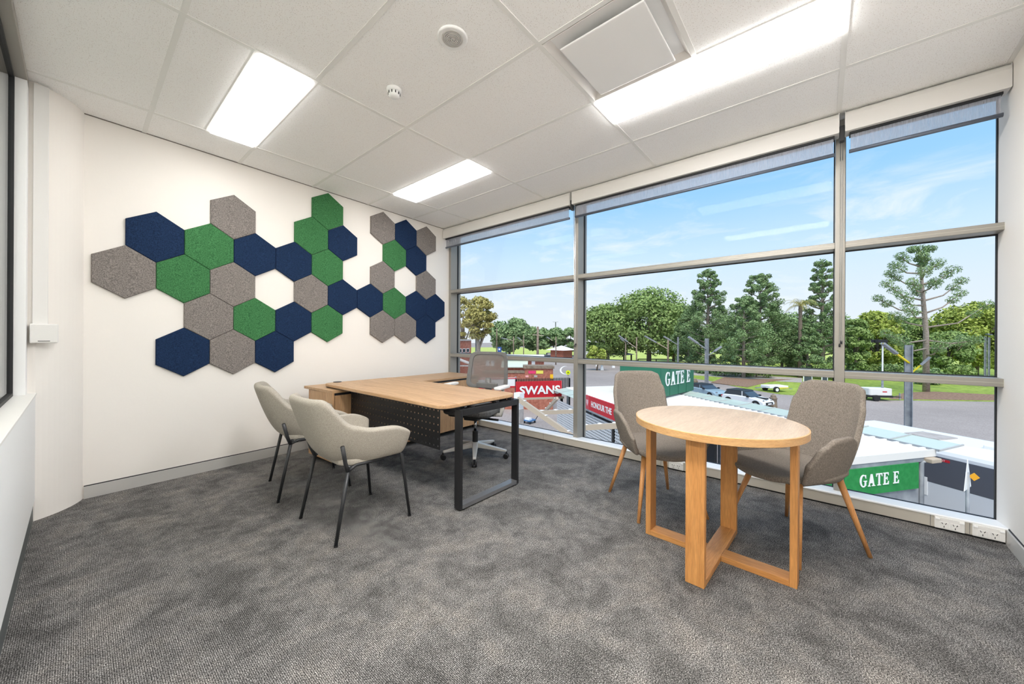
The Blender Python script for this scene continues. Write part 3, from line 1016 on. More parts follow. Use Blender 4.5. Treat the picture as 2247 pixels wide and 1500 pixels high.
for k, (y, z) in enumerate(loop):
    for q, (dy, dz, dx) in enumerate(((1.10, 1.075, 0), (1.10, 1.075, .016), (.90, .90, .016), (.90, .90, 0))):
        p = back_pt(y * dy, .5 + (z - .5) * dz)
        ringv.append((p[0] + dx - .008, p[1], p[2]))
fs = []
for k in range(64):
    a, b = 4 * k, 4 * ((k + 1) % 64)
    for q in range(4):
        fs.append((a + q, a + (q + 1) % 4, b + (q + 1) % 4, b + q))
bf.add(ringv, fs)
bk = bf.build('back_frame', M['mesh_grey'], tk, bevel=.004)
back_patch(-.90, .90, .06, .94).build('back_mesh', mesh_mat(), tk, smooth=True)
MB().box(-.243, -.222, -.115, .115, .600, .655).build('lumbar_pad', M['plastic_grey'], tk, bevel=.008)
MB().tube([(-.26, 0, .70), (-.27, 0, .58), (-.22, 0, .44), (-.08, 0, .385)], [.03, .035, .035, .03], 8).build('back_spine', M['plastic_grey'], tk, smooth=True)
MB().prism(rrect(-.22, .24, -.235, .235, .09), .412, .470).build('seat', M['seat_grey'], tk, bevel=.022, seg=4)
MB().prism(rrect(-.18, .20, -.20, .20, .07), .392, .412).build('seat_pan', M['plastic_black'], tk, bevel=.004)
MB().box(-.10, .10, -.07, .07, .345, .392).build('tilt_mechanism', M['plastic_black'], tk, bevel=.012)
MB().tube([(.02, .09, .362), (.03, .25, .362)], .010, 8).build('height_lever', M['plastic_black'], tk)
for s_ in (-1, 1):
    MB().prism(rrect(-.12, .13, s_ * .275 - .036, s_ * .275 + .036, .034), .642, .664).build('arm_pad', M['plastic_white'], tk, bevel=.006)
    MB().tube([(.0, s_ * .17, .40), (.0, s_ * .262, .405), (.0, s_ * .275, .46), (-.01, s_ * .275, .642)], [.020, .020, .020, .015], 10).build('arm_post', plain('pale_grey_plastic', (196, 194, 188), .4), tk, smooth=True)
MB().lathe([(.026, .13), (.026, .235), (.020, .237), (.013, .240), (.013, .35)], (0, 0, 0), 20).build('gas_column', M['plastic_black'], tk, smooth=False)
MB().lathe([(.0135, .238), (.0135, .345)], (0, 0, 0), 20).build('gas_rod', M['chrome'], tk, smooth=True)
base_m = plain('pale_base', (212, 210, 205), .35, metal=.2)
bs = MB().lathe([(.040, .078), (.044, .10), (.036, .135)], (0, 0, 0), 20).build('base_hub', base_m, tk, smooth=True)
for k in range(5):
    a = math.radians(8.6 + 72 * k) - (math.pi + .30)
    dx, dy = math.cos(a), math.sin(a)
    px_, py_ = -dy, dx
    def P(rr, w, z):
        return (dx * rr + px_ * w, dy * rr + py_ * w, z)
    MB().add([P(.03, -.026, .085), P(.03, .026, .085), P(.03, .026, .13), P(.03, -.026, .13), P(.30, -.014, .062), P(.30, .014, .062), P(.30, .014, .080), P(.30, -.014, .080)],
             [(0, 1, 2, 3), (7, 6, 5, 4), (0, 4, 5, 1), (1, 5, 6, 2), (2, 6, 7, 3), (3, 7, 4, 0)]).build('base_arm', base_m, tk, bevel=.005)
    cs = MB()
    for s_ in (-1, 1):
        c = Vector(P(.298, s_ * .014, .024))
        w = Vector((px_, py_, 0))
        cs.tube([c - w * .009, c - w * .006, c + w * .006, c + w * .009], [.019, .024, .024, .019], 16)
    cs.tube([P(.30, 0, .024), P(.30, 0, .066)], .008, 8)
    cs.build('caster', M['plastic_black'], tk)

# ================================================================== OUTSIDE
AX, BX = Vector((.5888, .8083, 0)), Vector((.8083, -.5888, 0))
def ab(a, b, z):
    return AX * a + BX * b + Vector((0, 0, z))
def onp(u, v, n, c):
    r = ray(u, v)
    o = Vector((0, 0, EYE))
    return o + r * ((c - n.dot(o)) / n.dot(r))
def gd(u, D):
    """point on the ground at forward distance D in the direction of column u"""
    p = at(u, PCY, D)
    return Vector((p.x, p.y, ZG))
def zat(v, D):
    return EYE + (PCY - v) / FPX * D
HG = EYE - ZG
M['asphalt'] = speck('asphalt', [(.35, (148, 138, 133)), (.65, (172, 162, 156))], 14, coord='World', detail=5, bump=0, big=(.12, .88, 1.08))
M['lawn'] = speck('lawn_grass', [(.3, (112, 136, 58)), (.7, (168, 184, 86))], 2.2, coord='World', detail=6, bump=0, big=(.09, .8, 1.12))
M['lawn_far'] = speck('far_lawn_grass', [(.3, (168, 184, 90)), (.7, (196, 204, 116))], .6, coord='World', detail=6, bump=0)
M['mulch'] = speck('leaf_mulch', [(.3, (116, 90, 76)), (.7, (166, 138, 116))], 5, coord='World', detail=6, bump=0)
M['path'] = speck('concrete_path', [(.35, (168, 160, 154)), (.65, (190, 183, 178))], 4, coord='World', detail=5, bump=0)
M['bark'] = speck('bark', [(.3, (94, 82, 72)), (.7, (142, 128, 114))], 6, coord='World', detail=5, bump=.3)
M['bark_pale'] = speck('pale_bark', [(.3, (138, 124, 112)), (.7, (182, 170, 158))], 6, coord='World', detail=5, bump=.3)
M['brick'] = speck('red_brick', [(.3, (150, 88, 72)), (.7, (192, 128, 108))], 5, coord='World', detail=6, bump=0)
M['stone'] = speck('weathered_stone', [(.3, (112, 98, 84)), (.7, (158, 142, 124))], 4, coord='World', detail=6, bump=0)
M['steel'] = speck('galvanised_steel', [(.3, (128, 132, 138)), (.7, (164, 168, 172))], 3, coord='World', bump=0, rough=.5, spec=.5)
M['timber_post'] = speck('weathered_pole', [(.3, (120, 104, 92)), (.7, (158, 142, 128))], 3, coord='World', bump=0)
M['tan_steel'] = plain('tan_painted_steel', (188, 172, 152), .5)
M['green_sign'] = speck('green_sign', [(.4, (38, 132, 66)), (.6, (48, 142, 74))], 8, coord='World', bump=0, rough=.5)
M['darkgreen_sign'] = plain('dark_green_sign', (36, 112, 84), .5)
M['red_sign'] = plain('red_sign', (206, 34, 48), .5)
def frosted(name, c, f):
    m, t, b = newmat(name)
    b.inputs['Base Color'].default_value = (*lin(*c), 1)
    b.inputs['Roughness'].default_value = .6
    tr = N(t, 'ShaderNodeBsdfTransparent')
    ms = N(t, 'ShaderNodeMixShader')
    ms.inputs[0].default_value = f
    t.links.new(tr.outputs[0], ms.inputs[1])
    t.links.new(b.outputs[0], ms.inputs[2])
    t.links.new(ms.outputs[0], t.nodes['Material Output'].inputs[0])
    return m
M['awning_glass'] = frosted('weathered_awning_glass', (204, 218, 206), .66)
M['carglass'] = plain('car_glass', (52, 62, 70), .12, spec=.8)
M['tyre'] = plain('tyre', (34, 34, 36), .8)
M['yellow'] = plain('safety_yellow', (236, 214, 36), .5)
def foliage_mat(name, dark, mid, light):
    m, t, b = newmat(name)
    g = N(t, 'ShaderNodeNewGeometry')
    n = N(t, 'ShaderNodeTexNoise', i_Scale=1.1, i_Detail=5.0, i_Roughness=.7)
    t.links.new(g.outputs['Position'], n.inputs[0])
    r = ramp(t, [(.28, lin(*dark)), (.5, lin(*mid)), (.74, lin(*light))])
    t.links.new(n.outputs[0], r.inputs[0])
    t.links.new(r.outputs[0], b.inputs['Base Color'])
    b.inputs['Roughness'].default_value = .7
    b.inputs['Specular IOR Level'].default_value = .2
    return m
M['f_pine'] = foliage_mat('pine_needles', (88, 112, 76), (130, 156, 104), (172, 190, 136))
M['f_fig'] = foliage_mat('fig_leaves', (92, 116, 68), (140, 164, 96), (186, 202, 128))
M['f_yellow'] = foliage_mat('yellow_green_leaves', (116, 130, 58), (168, 182, 86), (210, 216, 126))
M['f_olive'] = foliage_mat('olive_leaves', (132, 126, 72), (182, 172, 102), (214, 204, 140))
M['f_far'] = foliage_mat('far_leaves', (98, 126, 86), (142, 166, 114), (184, 200, 146))

# ---------------- ground
ground = struct(MB().box(2.0, 420, -260, 330, ZG - .4, ZG).build('ground', M['asphalt']))
edge = [(1510, 829), (1551, 834), (1636, 853), (1712, 865), (1800, 871), (1900, 877), (2190, 881), (2700, 884), (3500, 884)]
lawn_pts = [gnd(u, v) for u, v in edge] + [gnd(2600, 775), gnd(1500, 775)]
struct(MB().prism([(p.x, p.y) for p in lawn_pts], ZG, ZG + .04).build('lawn', M['lawn']))
fp = [gnd(1380, 795), gnd(1530, 799), gnd(1900, 799), gnd(2300, 800), gnd(2300, 762), gnd(1000, 762), gnd(1000, 775), gnd(1250, 779)]
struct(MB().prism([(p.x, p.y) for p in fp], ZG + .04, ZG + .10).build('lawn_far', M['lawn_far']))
mp_pts = [gnd(u, v) for u, v in ((1950, 876), (2190, 879.5), (2600, 882), (2600, 868), (2190, 867), (2050, 860), (1985, 862))]
struct(MB().prism([(p.x, p.y) for p in mp_pts], ZG + .04, ZG + .07).build('mulch_bed', M['mulch']))
pp = [gnd(u, v) for u, v in ((1500, 822), (1560, 826), (1650, 834), (1760, 840), (1760, 830), (1650, 824), (1560, 816), (1500, 812))]
struct(MB().prism([(p.x, p.y) for p in pp], ZG + .04, ZG + .08).build('footpath', M['path']))
mp2 = [gnd(u, v) for u, v in ((1560, 840), (1640, 850), (1690, 838), (1740, 833), (1640, 832), (1590, 828))]
struct(MB().prism([(p.x, p.y) for p in mp2], ZG + .04, ZG + .09).build('leaf_litter', M['mulch']))
wl_ = MB()
for k in range(14):
    t = k / 14 * math.pi * 1.1
    p = gnd(1243 - 13 * math.sin(t), 812 - 9 * math.cos(t))
    q = gnd(1243 - 13 * math.sin(t + .25), 812 - 9 * math.cos(t + .25))
    wl_.beam(p + Vector((0, 0, .01)), q + Vector((0, 0, .01)), .3, .02)
struct(wl_.build('road_marking', M['white']))

# ---------------- trees
def leaves(mb, c, rad, n, size, rnd, out=.7):
    c = Vector(c)
    for _ in range(n):
        d = Vector((rnd.gauss(0, 1), rnd.gauss(0, 1), rnd.gauss(0, 1)))
        d.normalize()
        rr = rnd.uniform(.55, 1.0)
        p = c + Vector((d.x * rad[0], d.y * rad[1], d.z * rad[2])) * rr
        nn = (d * out + Vector((rnd.gauss(0, .5), rnd.gauss(0, .5), rnd.gauss(.25, .5)))).normalized()
        t = nn.orthogonal().normalized()
        t.rotate(Matrix.Rotation(rnd.uniform(0, 6.28), 3, nn))
        b = nn.cross(t)
        s = size * rnd.uniform(.6, 1.3)
        o = len(mb.v)
        mb.v += [tuple(p + t * s), tuple(p + b * s * .6), tuple(p - t * s), tuple(p - b * s * .6)]
        mb.f.append((o, o + 1, o + 2, o + 3))
def broad_tree(u, D, vtop, wpx, label, mat, seed, trunk='bark', low=.25, nb=34, n=90, size=.42, name='broadleaf_tree', flat=.9, u2=None):
    rnd = random.Random(seed)
    p = gd(u, D)
    H = zat(vtop, D) - ZG
    hw = wpx * D / FPX / 2
    r = root(name, label, 'tree', tuple(p))
    mb = MB()
    cz = ZG + H * (1 + low) / 2
    rz_ = H * (1 - low) / 2
    br = max(.9, min(hw, rz_) * .42)
    for k in range(nb):
        d = Vector((rnd.gauss(0, 1), rnd.gauss(0, 1), rnd.gauss(.15, .9)))
        d.normalize()
        q = Vector((p.x + d.x * (hw - br * .8), p.y + d.y * (hw - br * .8), cz + d.z * (rz_ - br * .7)))
        b = br * rnd.uniform(.6, 1.15)
        leaves(mb, q, (b, b, b * flat * .7), int(n * 2.2), size * .58, rnd)
    mb.build('foliage', M[mat], r)['kind'] = 'stuff'
    tr = MB()
    tr.tube([p, p + Vector((rnd.uniform(-.3, .3), rnd.uniform(-.3, .3), H * .35)), p + Vector((0, 0, H * .75))], [H * .032, H * .024, H * .008], 8)
    tr.build('trunk', M[trunk], r, smooth=True)
    for k in range(5):
        a = rnd.uniform(0, 6.28)
        z0 = ZG + H * rnd.uniform(.22, .4)
        MB().tube([(p.x, p.y, z0), (p.x + hw * .4 * math.cos(a), p.y + hw * .4 * math.sin(a), z0 + H * .2), (p.x + hw * .7 * math.cos(a), p.y + hw * .7 * math.sin(a), z0 + H * .34)], [H * .014, H * .01, H * .005], 6).build('branch', M[trunk], r, smooth=True)
    return r
def hoop_pine(u, D, vtop, wpx, label, seed, lean=0, low=.12, dens=1.0, mat='f_pine', gap=1.0, droop=0):
    rnd = random.Random(seed)
    p = gd(u, D)
    H = zat(vtop, D) - ZG
    hw = wpx * D / FPX / 2
    side = Vector((CY, -SY, 0))
    r = root('hoop_pine', label, 'tree', tuple(p))
    topp = p + side * lean + Vector((0, 0, H))
    def tp(t):
        return p.lerp(topp, t)
    MB().tube([tp(0), tp(.3), tp(.6), tp(.97)], [H * .024, H * .019, H * .012, H * .003], 8).build('trunk', M['bark_pale'], r, smooth=True)
    mb = MB()
    nl = int(13 * dens)
    for k in range(nl):
        t = low + (.95 - low) * (k / (nl - 1)) ** .9
        L = hw * (1 - max(0, (t - .30)) / .70 * .80) * (.55 + .45 * min(1, t / .35))
        nbr = 6 if t < .85 else 4
        a0 = rnd.uniform(0, 6.28)
        for q in range(nbr):
            a = a0 + 6.283 * q / nbr + rnd.uniform(-.3, .3)
            l = L * rnd.uniform(.7, 1.1)
            up = l * (rnd.uniform(.30, .55) + .5 * max(0, t - .5) - droop * (t < .4))
            s = tp(t)
            e = s + Vector((math.cos(a) * l, math.sin(a) * l, up))
            mid = s.lerp(e, .55) - Vector((0, 0, l * .06))
            MB().tube([s, mid, e], [H * .0055, H * .004, H * .002], 5).build('branch', M['bark_pale'], r)
            for w in ((.66, .84, 1.0) if l > 2.2 else (.74, 1.0)):
                c = s.lerp(e, w) + Vector((rnd.uniform(-.3, .3), rnd.uniform(-.3, .3), rnd.uniform(0, .35)))
                b = max(.42, min(1.25, l * .26)) * rnd.uniform(.8, 1.15) * gap
                leaves(mb, c, (b, b, b * .85), int(105 * dens), .135, rnd, .9)
    leaves(mb, topp - Vector((0, 0, H * .02)), (H * .045, H * .045, H * .05), 260, .14, rnd, .9)
    mb.build('foliage', M[mat], r)['kind'] = 'stuff'
    return r
def open_pine():
    rnd = random.Random(11)
    D = 42.7
    p = gd(2033, D)
    r = root('hoop_pine', 'tall hoop pine with open upswept branches, alone before the right window bay', 'tree', tuple(p))
    q = lambda x, y, dd=0: at(1800 + x / 5, 480 + y / 5, D + dd)
    tk_ = [p, q(1160, 1250), q(1130, 900), q(1105, 560), q(1095, 340)]
    MB().tube(tk_, [.32, .25, .20, .12, .05], 10).build('trunk', M['bark_pale'], r, smooth=True)
    mb = MB()
    BRS = [((1085, 520), (870, 410), 0), ((1095, 600), (800, 510), -.6), ((1105, 740), (745, 600), .5), ((1112, 890), (712, 705), -.8), ((1120, 1030), (612, 865), .4),
           ((1105, 600), (1300, 480), .3), ((1120, 720), (1465, 560), -.4), ((1130, 900), (1565, 670), .5), ((1135, 1040), (1555, 810), -.6), ((1160, 1190), (1850, 930), 1.0),
           ((1120, 800), (1005, 690), -2.6), ((1120, 800), (1270, 690), -2.2), ((1125, 950), (880, 830), -2.4), ((1135, 1080), (960, 970), -3.0), ((1110, 660), (1150, 560), -1.8),
           ((1150, 1180), (800, 1060), 1.6), ((1165, 1330), (1740, 1330), -2.5), ((1165, 1330), (700, 1250), -2.0), ((1165, 1420), (1560, 1300), 2.0), ((1165, 1420), (880, 1330), -3.2),
           ((1120, 850), (1060, 790), 2.2), ((1165, 1500), (1330, 1380), -3.4)]
    for (ax_, ay_), (tx_, ty_), dd in BRS:
        s, e = q(ax_, ay_), q(tx_, ty_, dd)
        mid = s.lerp(e, .5) - Vector((0, 0, (e - s).length * .10))
        MB().tube([s, mid, e], [.11, .075, .04], 6).build('branch', M['bark_pale'], r, smooth=True)
        L = (e - s).length
        for w in ((.76, .96) if L > 2.4 else (.95,)):
            c = s.lerp(e, w) - Vector((0, 0, L * .10 * 4 * w * (1 - w))) + Vector((0, 0, .12))
            b = rnd.uniform(.54, .72)
            leaves(mb, c, (b * 1.15, b * 1.15, b * .9), 260, .085, rnd, .9)
    for x_, y_, b, dd in ((1110, 335, .8, 0), (1015, 335, .6, 0), (1200, 330, .65, 0), (1120, 400, .66, -.5), (1150, 450, .56, -.4), (1085, 440, .56, .4), (1115, 500, .5, 0)):
        leaves(mb, q(x_, y_, dd), (b, b, b * .75), 320, .10, rnd, .9)
    mb.build('foliage', M['f_pine'], r)['kind'] = 'stuff'
open_pine()
hoop_pine(1553, 66, 592, 106, 'pointed hoop pine behind the big fig, left of the other pines', 12, low=.08, dens=1.25)
hoop_pine(1668, 62, 603, 112, 'hoop pine with a rounded broken top in the middle window', 13, low=.10, dens=1.2, gap=1.1)
hoop_pine(1632, 57, 655, 110, 'younger hoop pine with bare pale trunk, lower than its neighbours', 14, low=.12, dens=1.05, droop=.2)
hoop_pine(1804, 60, 571, 84, 'narrow tall hoop pine directly left of the right mullion', 15, low=.10, dens=1.15)
hoop_pine(1716, 64, 694, 86, 'small hoop pine low between the tall pines and the palm', 16, low=.12, dens=1.0)
hoop_pine(1512, 72, 672, 70, 'short bushy hoop pine between the fig and the pointed pine', 29, low=.10, dens=1.1)
hoop_pine(1772, 58, 700, 60, 'low dark hoop pine standing beneath the palm', 30, low=.12, dens=1.0)
broad_tree(1424, 86, 624, 190, 'huge spreading fig tree with domed crown in the middle window', 'f_fig', 21, low=.07, nb=84, n=130, size=.55)
broad_tree(1330, 90, 660, 136, 'broad fig tree beside the left mullion of the middle window', 'f_fig', 22, low=.05, nb=60, n=120, size=.55)
broad_tree(1478, 98, 690, 76, 'lower fig crown to the right of the huge fig', 'f_fig', 23, low=.04, nb=36, n=110, size=.55)
broad_tree(1052, 74, 645, 74, 'golden olive gum tree at the left edge of the window', 'f_olive', 24, trunk='bark_pale', low=.35, nb=40, n=110, size=.42, flat=.8)
broad_tree(1016, 80, 645, 60, 'thin pale gum tree pressed against the left window jamb', 'f_olive', 25, trunk='bark_pale', low=.25, nb=26, n=70, size=.40, flat=.8)
broad_tree(1118, 112, 692, 104, 'dark rounded tree behind the golden gum', 'f_far', 26, low=.10, nb=40, n=120, size=.75)
broad_tree(1180, 120, 712, 70, 'rounded green tree behind the power pole', 'f_far', 27, low=.14, nb=28, n=110, size=.75)
broad_tree(1216, 132, 716, 64, 'far green tree left of the white pavilion', 'f_far', 28, low=.12, nb=26, n=110, size=.8)
broad_tree(1252, 124, 716, 64, 'far green tree at the right end of the left bay', 'f_far', 31, low=.10, nb=26, n=110, size=.8)
broad_tree(2140, 62, 644, 150, 'big yellow-green tree at the right edge of the window', 'f_yellow', 32, low=.06, nb=70, n=130, size=.42)
broad_tree(1925, 66, 672, 90, 'yellow-green tree behind the lighting tower', 'f_yellow', 33, low=.06, nb=46, n=120, size=.42)
broad_tree(1985, 70, 680, 110, 'deep green tree filling in behind the lone hoop pine', 'f_fig', 34, low=.04, nb=50, n=120, size=.45)
broad_tree(1878, 62, 690, 60, 'slim green tree just right of the mullion', 'f_fig', 35, low=.05, nb=34, n=110, size=.4)
broad_tree(2078, 56, 716, 84, 'low dense green tree to the right of the lone pine trunk', 'f_fig', 36, low=.08, nb=40, n=120, size=.38)
broad_tree(1600, 100, 700, 120, 'broad distant tree seen between the two middle pines', 'f_far', 37, low=.08, nb=40, n=110, size=.65)
broad_tree(1730, 96, 678, 110, 'distant tree behind the palm and small pine', 'f_far', 38, low=.06, nb=40, n=110, size=.6)
broad_tree(1850, 90, 676, 100, 'distant tree hidden partly by the right mullion', 'f_far', 39, low=.06, nb=40, n=110, size=.6)
broad_tree(2220, 80, 650, 120, 'distant green tree just past the right window edge', 'f_far', 40, low=.06, nb=30, n=100, size=.6)
broad_tree(1310, 70, 752, 44, 'small bright shrub-like tree low before the broad fig', 'f_yellow', 41, low=.12, nb=14, n=90, size=.4)
# palm
pl = gd(1756, 58)
pr = root('palm_tree', 'palm with arching feathery fronds between the middle pines', 'tree', tuple(pl))
Hp = zat(668, 58) - ZG
MB().tube([pl, pl + Vector((0, 0, Hp))], [.32, .24], 8).build('trunk', M['bark'], pr, smooth=True)
rnd = random.Random(5)
for k in range(26):
    a = k * 6.283 / 26 + rnd.uniform(-.15, .15)
    el = rnd.uniform(.35, 1.5)
    L = rnd.uniform(2.0, 2.8)
    o = pl + Vector((0, 0, Hp))
    fr = MB()
    prev = o
    for q in range(1, 19):
        t = q / 18
        p = o + Vector((math.cos(a) * L * t, math.sin(a) * L * t, L * (el * t - (.75 + .3 * el) * t * t)))
        d = (p - prev).normalized()
        sd = d.cross(Vector((0, 0, 1))).normalized()
        w = .55 * math.sin(math.pi * min(.95, .15 + t * .8))
        for s_ in (-1, 1):
            tip = p + sd * s_ * w + d * .35 - Vector((0, 0, .16))
            fr.add([prev, prev + d * .05, tip], [(0, 1, 2)])
        fr.add([prev - sd * .02, prev + sd * .02, p + sd * .02, p - sd * .02], [(0, 1, 2, 3)])
        prev = p
    fr.build('frond', M['f_olive'], pr)
# low shrubs and hedges on the lawn
SH = [(1876, 62, 790, 32, 'clipped hedge block just right of the mullion, behind the trailer'), (1912, 64, 793, 26, 'clipped hedge block left of the lighting tower mast'),
      (1950, 62, 792, 34, 'dark shrub behind the lighting tower'), (1986, 60, 790, 30, 'shrub behind the steel post'), (2035, 50, 800, 50, 'light green spreading shrub at the foot of the lone pine'),
      (2105, 54, 790, 54, 'dense shrub under the big yellow-green tree'), (1590, 60, 792, 60, 'sprawling juniper under the younger hoop pine'), (1660, 58, 796, 70, 'wide low juniper below the middle pines'),
      (1545, 64, 790, 40, 'shrub at the base of the pointed pine'), (1815, 56, 788, 56, 'dark shrub at the foot of the narrow pine'), (1745, 62, 790, 40, 'shrub right of the leaning small trunk')]
for k, (u, D, vt, w, lab) in enumerate(SH):
    rnd = random.Random(100 + k)
    p = gd(u, D)
    H = zat(vt, D) - ZG
    r = root('shrub', lab, 'shrub', tuple(p), group='shrubs on the park lawn')
    mb = MB()
    hw = w * D / FPX / 2
    for q in range(10):
        a = rnd.uniform(0, 6.28)
        leaves(mb, (p.x + math.cos(a) * hw * .6, p.y + math.sin(a) * hw * .6, ZG + H * rnd.uniform(.3, .6)), (hw * .45, hw * .45, H * .42), 160, .16, rnd)
    mb.build('foliage', M['f_fig' if k % 2 else 'f_pine'], r)['kind'] = 'stuff'
    MB().tube([p, p + Vector((0, 0, H * .4))], [.12, .06], 6).build('stem', M['bark'], r)

# ---------------- walkway canopy with GATE E end, red fascia, glass awnings
can = root('walkway_canopy', 'long white ribbed walkway roof with green glass awnings below the window', 'canopy', tuple(ab(6, 7.3, ZG)))
ZR = -1.47
def abbox(mb, a0, a1, b0, b1, z0, z1):
    c = ab((a0 + a1) / 2, (b0 + b1) / 2, (z0 + z1) / 2)
    return mb.obox(c, AX, BX, (0, 0, 1), (a1 - a0) / 2, (b1 - b0) / 2, (z1 - z0) / 2)
for k in range(12):
    a0 = 6.0 + k
    sh_ = abbox(MB(), a0, a0 + .985, 7.3, 11.62, ZR - .04, ZR).build('roof_sheet', M['roofwhite'], can)
    rb = MB()
    for q in range(4):
        abbox(rb, a0 + .12 + .25 * q, a0 + .17 + .25 * q, 7.3, 11.62, ZR, ZR + .035)
    rb.build('rib', M['roofwhite'], sh_)
abbox(MB(), 5.96, 6.0, 7.2, 11.66, -1.60, ZR + .03).build('end_fascia', M['roofwhite'], can)
abbox(MB(), 5.98, 6.08, 7.2, 11.30, -1.70, -1.60).build('end_channel', M['steel'], can)
abbox(MB(), 6.02, 6.05, 7.2, 11.20, -2.90, -2.29).build('lower_panel', M['steel'], can)
for a in (6.05, 9.0, 12.0, 15.0, 17.9):
    for b in (7.4, 11.3):
        p = ab(a, b, 0)
        MB().box(p.x - .05, p.x + .05, p.y - .05, p.y + .05, ZG, ZR - .04).build('post', M['steel'], can)
# gutter outlet at the corner
q = ab(5.95, 11.45, -1.66)
MB().obox(q, AX, BX, (0, 0, 1), .12, .16, .05).build('gutter_end', M['tan_steel'], can, bevel=.02)
p = ab(6.0, 11.25, 0)
MB().tube([(p.x, p.y, ZG), (p.x, p.y, -1.72), tuple(ab(5.95, 11.4, -1.66))], .045, 10).build('downpipe', M['steel'], can, smooth=True)
# awning panes along the right edge and the left edge
for k in range(13):
    a0 = 5.9 + .95 * k
    c = ab(a0 + .46, 12.02, ZR + .06)
    MB().obox(c, AX, (BX * .985 + Vector((0, 0, .10))).normalized(), Vector((0, 0, 1)), .45, .40, .008).build('awning_pane', M['awning_glass'], can)
    MB().beam(ab(a0 - .02, 11.62, ZR + .03), ab(a0 - .02, 12.42, ZR + .11), .03, .04).build('awning_rail', M['alu2'], can)
MB().beam(ab(5.9, 11.63, ZR + .02), ab(18.2, 11.63, ZR + .02), .03, .05).build('awning_rail', M['steel'], can)
for k in range(6):
    a0 = 12.2 + .97 * k
    MB().obox(ab(a0 + .47, 6.96, ZR - .06), AX, (BX * .68 + Vector((0, 0, .10))).normalized(), Vector((0, 0, 1)), .46, .35, .008).build('awning_pane', M['awning_glass'], can)
    MB().beam(ab(a0, 7.30, ZR - .01), ab(a0, 6.62, ZR - .11), .03, .04).build('awning_rail', M['alu2'], can)

WP = plain('sign_white', (244, 244, 242), .5)
# serif letters as outlines in a unit cell (x 0..w, y 0..1)
def serif(ch):
    if ch == 'T':
        return .74, [[(0, 1), (.74, 1), (.74, .74), (.68, .74), (.62, .91), (.46, .91), (.46, .07), (.58, .05), (.58, 0), (.16, 0), (.16, .05), (.28, .07), (.28, .91), (.12, .91), (.06, .74), (0, .74)]]
    if ch == 'E':
        return .70, [[(0, 1), (.66, 1), (.66, .76), (.60, .76), (.54, .91), (.29, .91), (.29, .56), (.46, .56), (.48, .66), (.53, .66), (.53, .36), (.48, .36), (.46, .47), (.29, .47), (.29, .09), (.56, .09), (.64, .27), (.70, .27), (.68, 0), (0, 0), (0, .05), (.11, .07), (.11, .93), (0, .95)]]
    if ch == 'A':
        return .86, [[(.33, 1), (.52, 1), (.76, .07), (.86, .05), (.86, 0), (.47, 0), (.47, .05), (.57, .07), (.53, .26), (.25, .26), (.20, .07), (.31, .05), (.31, 0), (0, 0), (0, .05), (.10, .07)], ]
    if ch == 'G':
        o = [(.72, .98), (.68, .98), (.62, .93)]
        for k in range(15):
            t = math.radians(62 + 250 * k / 14)
            o.append((.42 + .42 * math.cos(t), .5 + .52 * math.sin(t)))
        o += [(.74, .10), (.74, .42), (.84, .45), (.84, .50), (.44, .50), (.44, .45), (.56, .42), (.56, .10)]
        i_ = []
        for k in range(13):
            t = math.radians(300 - 240 * k / 12)
            i_.append((.45 + .26 * math.cos(t), .5 + .43 * math.sin(t)))
        return .86, [o + [(.56, .08)] + i_ + [(.66, .70), (.72, .70)]]
    return .34, []
def gate_sign(par, origin, dx, h, depth):
    """GATE E in raised serif letters, each letter a part"""
    dx = Vector(dx).normalized()
    nz = dx.cross(Vector((0, 0, 1)))
    x = 0
    for ch in 'GATE E':
        w, polys = serif(ch)
        for po in polys:
            pts = [Vector(origin) + dx * ((x + px_) * h * .95) + Vector((0, 0, py_ * h)) for px_, py_ in po]
            o = MB().extr(pts, nz * depth).build('letter', WP, par)
            m3 = o.modifiers.new('tri', 'TRIANGULATE')
            m3.ngon_method = 'CLIP'
        x += w + .10
    return x * h * .95
# end sign (facing the right-hand side of the building)
L0, L1 = onp(1880, 1066, AX, 6.0), onp(1962, 1055, AX, 6.0)
gs = root('gate_sign', 'small bright green GATE E sign under the near end of the canopy', 'sign', tuple(ab(6.0, 9, -2.34)))
abbox(MB(), 5.955, 6.015, 7.9, 11.08, -2.29, -1.70).build('board', M['green_sign'], gs)
wtxt = (L1 - L0).length
hh_ = wtxt / 4.6 / .95
gate_sign(gs, ab(5.95, BX.dot(L0), -1.975 - hh_ / 2), BX, hh_ * 1.02, .012)
# big box sign on the roof
K = Vector((15.75, 5.15, ZR + .03))
fx = Vector((.9927, -.1205, 0))
fy = Vector((.1205, .9927, 0))
bsn = root('roof_sign', 'large dark green GATE E box sign standing on the canopy roof', 'sign', tuple(K))
MB().obox(K + fx * 1.75 + fy * .95 + Vector((0, 0, .70)), fx, fy, (0, 0, 1), 1.75, .95, .62).build('box', M['darkgreen_sign'], bsn)
for a_, b_ in ((.2, .2), (3.3, .2), (.2, 1.7), (3.3, 1.7)):
    q = K + fx * a_ + fy * b_
    MB().box(q.x - .04, q.x + .04, q.y - .04, q.y + .04, ZR - .02, ZR + .12).build('foot', M['steel'], bsn)
for xx in (.0, .875, 1.75, 2.62):
    q = K + fx * (xx + .003)
    MB().obox(q + fy * -.004 + Vector((0, 0, .70)), fx, fy, (0, 0, 1), .006, .006, .61).build('panel_seam', plain('seam_green', (30, 92, 70), .5), bsn)
La = onp(1459, 846, fy, fy.dot(K))
Lb = onp(1512, 834, fy, fy.dot(K))
hb = (Lb - La).length / 4.6 / .95
gate_sign(bsn, La + fy * -.01 - Vector((0, 0, 0.02)), fx, hb * 1.0, .02)

